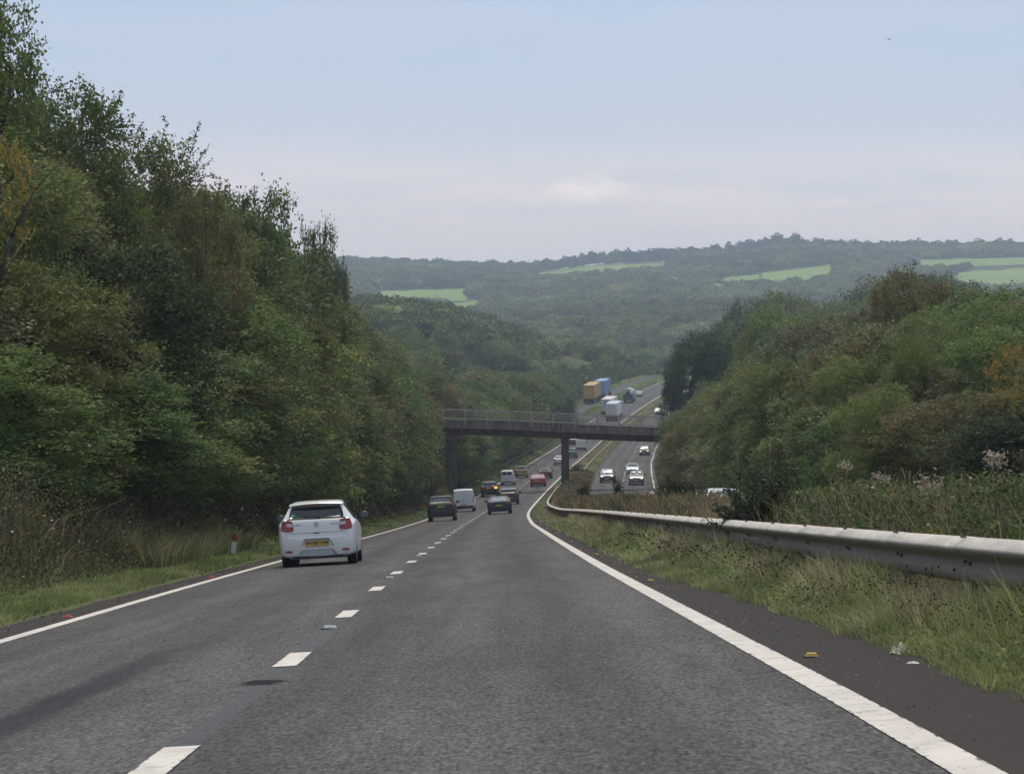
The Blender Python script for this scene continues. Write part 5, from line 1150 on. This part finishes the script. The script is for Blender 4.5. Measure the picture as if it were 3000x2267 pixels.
vehicle('white van roof showing above the dry grass behind the gorse bush', 124, 12.1, HATCH, (4.3, 1.80, 1.66), (.72, .74, .76), 'car', 'hatchback_car', True, grp=O, lit=True)
vehicle('silver car coming towards us seen through the bridge railings', 640, 12 - 2.2, HATCH, (4.3, 1.85, 1.5), (.5, .53, .52), 'car', 'hatchback_car', True, grp=O)
vehicle('dark car with bright white lamps seen above the bridge railings', 668, 12 - .6, SUVP, (4.4, 1.9, 1.75), (.06, .05, .07), 'SUV', 'suv_car', True, lit=True, grp=O, wr=.34)
vehicle('pale car with lit lamps far up the oncoming side among the trees', 712, 12 - 1.8, HATCH, (4.3, 1.85, 1.5), (.5, .52, .5), 'car', 'hatchback_car', True, lit=True, grp=O)
# lorries
def lorry(label, Y, t, boxcol, roofc, doors, cab, L=13.6, W=2.55, Ht=4.0, rib=False, z=0.0, name='box_lorry', seam=None, sidecol=None):
    r = empty(name); tag(r, label, 'lorry', 'lorries beyond the footbridge'); z0 = 1.15
    cm = simple('trailer_skin', boxcol, .55, vary=.14, scale=.8); b = MB().box((0, L / 2, (z0 + Ht) / 2), (W, L, Ht - z0)).obj('trailer_box', cm, r)
    MB().box((0, L / 2, Ht + .02), (W + .02, L + .02, .045)).obj('trailer_roof', simple('trailer_roof', roofc, .6), r)
    fr = MB()
    for x in (-W / 2 + .05, W / 2 - .05): fr.box((x, -.03, (z0 + Ht) / 2), (.10, .06, Ht - z0))
    fr.box((0, -.03, z0 + .06), (W - .2, .06, .12)); fr.box((0, -.03, Ht - .08), (W - .2, .06, .14)); fr.obj('rear_frame', simple('frame_' + name, seam or (.5, .5, .5), .5), r)
    if doors:
        for sg in (-1, 1): MB().box((sg * W * .235, -.02, (z0 + Ht) / 2), (W * .45, .05, Ht - z0 - .35)).obj('rear_door', simple('door_skin', doors, .5, vary=.1, scale=1.2), r)
        lb = MB()
        for x in (-.5, -.15, .15, .5): lb.cyl((x * 1.3, -.07, z0 + .2), (x * 1.3, -.07, Ht - .2), .025, n=6)
        lb.obj('locking_bar', STEELD, r)
    MB().box((0, L / 2, .95), (1.1, L, .3)).obj('chassis', BLK, r); MB().box((0, -.04, .62), (W - .1, .12, .22)).box((0, .1, .9), (W - .2, .2, .45)).obj('underrun_bar', BLK, r)
    for sg in (-1, 1): MB().box((sg * W * .40, -.07, .95), (.34, .06, .14)).obj('tail_light', REDL, r)
    tm, rm = wheel_mesh(.50, .36)
    for yw in (1.6, 2.9, 4.2, L - 1.2, L + 1.9):
        for sg in (-1, 1):
            wh = empty('wheel', (sg * (W / 2 - .2), yw, .5)); wh.parent = r; wh.rotation_euler.z = 0 if sg > 0 else math.pi; obj('tyre', tm, wh); obj('rim', rm, wh)
    cb_ = MB(); cb_.add([(x, y, z_) for y, zt_ in ((L + .5, 3.5), (L + 2.0, 3.45), (L + 2.5, 2.2)) for x, z_ in ((-1.22, .9), (1.22, .9), (1.15, zt_), (-1.15, zt_))], [(0, 1, 2, 3), (11, 10, 9, 8)] + [(i * 4 + j, i * 4 + (j + 1) % 4, i * 4 + 4 + (j + 1) % 4, i * 4 + 4 + j) for i in range(2) for j in range(4)]).obj('cab', simple('cab_paint', cab, .4), r)
    place(r, Y, t, z=z); return r
lorry('white box lorry in the inner lane with pale blue roof edge and ribbed doors', 612, 1.0, (.74, .73, .68), (.55, .62, .68), (.66, .65, .60), (.2, .2, .22), seam=(.5, .46, .38))
ra = lorry('white box lorry with dark marks on its doors being overtaken in the outer lane', 630, -1.75, (.68, .66, .62), (.62, .62, .60), (.60, .60, .62), (.5, .5, .5), seam=(.52, .32, .24))
lg = MB()
for x in (-.62, .42): lg.add([(x, -.055, 3.0), (x + .42, -.055, 3.1), (x + .5, -.055, 3.45), (x + .12, -.055, 3.38), (x, -.047, 3.0), (x + .42, -.047, 3.1), (x + .5, -.047, 3.45), (x + .12, -.047, 3.38)], [(0, 1, 2, 3), (7, 6, 5, 4), (0, 4, 5, 1), (1, 5, 6, 2), (2, 6, 7, 3), (3, 7, 4, 0)])
lg.obj('door_mark', simple('blue_grey_mark', (.12, .14, .22), .6), ra)
lorry('orange curtain sided lorry waiting on the slip road', 672, -11.0, (.48, .30, .10), (.52, .35, .14), None, (.3, .3, .3), W=2.75, Ht=4.5, seam=(.40, .21, .08), z=.1)
lorry('blue curtain sided lorry ahead of the orange one on the slip road', 690, -10.6, (.15, .25, .45), (.25, .38, .55), None, (.3, .3, .3), W=2.7, Ht=4.55, seam=(.15, .25, .42), z=.1)
# drum mixer lorry
mx_ = empty('mixer_lorry'); tag(mx_, 'concrete mixer lorry with a pale drum and dark rear ahead of the white lorries', 'lorry', 'lorries beyond the footbridge')
MB().lathe([(0, .25), (.15, .62), (.9, .85), (2.6, 1.18), (4.2, 1.18), (5.2, .75), (5.4, .2)], 20, 'y', (0, .8, 2.45)).obj('drum', simple('drum_paint', (.45, .45, .43), .5, vary=.25, scale=1.5), mx_)
MB().prism([(-1.25, 1.1), (-1.0, .75), (1.0, .75), (1.25, 1.1), (1.25, 2.15), (-1.25, 2.15)], -.1, .9).prism([(-.7, 2.2), (.7, 2.2), (.45, 3.0), (-.45, 3.0)], .0, .6).obj('rear_body', simple('mixer_dark', (.05, .055, .065), .6), mx_)
MB().prism([(-.5, 3.0), (.5, 3.0), (.75, 3.55), (-.75, 3.55)], -.1, .8).obj('hopper', simple('hopper_paint', (.35, .36, .36), .6), mx_)
MB().box((0, 3.7, .95), (1.0, 7.4, .3)).obj('chassis', BLK, mx_); MB().box((0, 7.3, 2.0), (2.3, 1.7, 2.2), taper=.93).obj('cab', simple('mixer_cab', (.5, .5, .48), .5), mx_)
tm, rm = wheel_mesh(.50, .36)
for yw in (1.2, 2.5, 6.8):
    for sg in (-1, 1):
        wh = empty('wheel', (sg * 1.0, yw, .5)); wh.parent = mx_; wh.rotation_euler.z = 0 if sg > 0 else math.pi; obj('tyre', tm, wh); obj('rim', rm, wh)
for sg in (-1, 1): MB().box((sg * 1.0, -.13, 1.0), (.3, .05, .14)).obj('tail_light', REDL, mx_)
place(mx_, 676, -1.6)
# ------------------------------------------------------------------ haze: one closed box of even air
HD = .00026
hz = MB().box((0, 1760, 60), (3200, 3660, 180)).obj('haze', None)
m = bpy.data.materials.new('haze_air'); m.use_nodes = True; nt = m.node_tree; nt.nodes.clear(); pv = N(nt, 'ShaderNodeVolumePrincipled'); pv.inputs['Color'].default_value = (.72, .86, 1.0, 1); pv.inputs['Density'].default_value = HD
pv.inputs['Anisotropy'].default_value = .35
mo = N(nt, 'ShaderNodeOutputMaterial'); nt.links.new(pv.outputs[0], mo.inputs['Volume']); hz.data.materials.append(m); tag(hz, 'pale blue haze filling the valley air', 'haze', None, 'stuff')
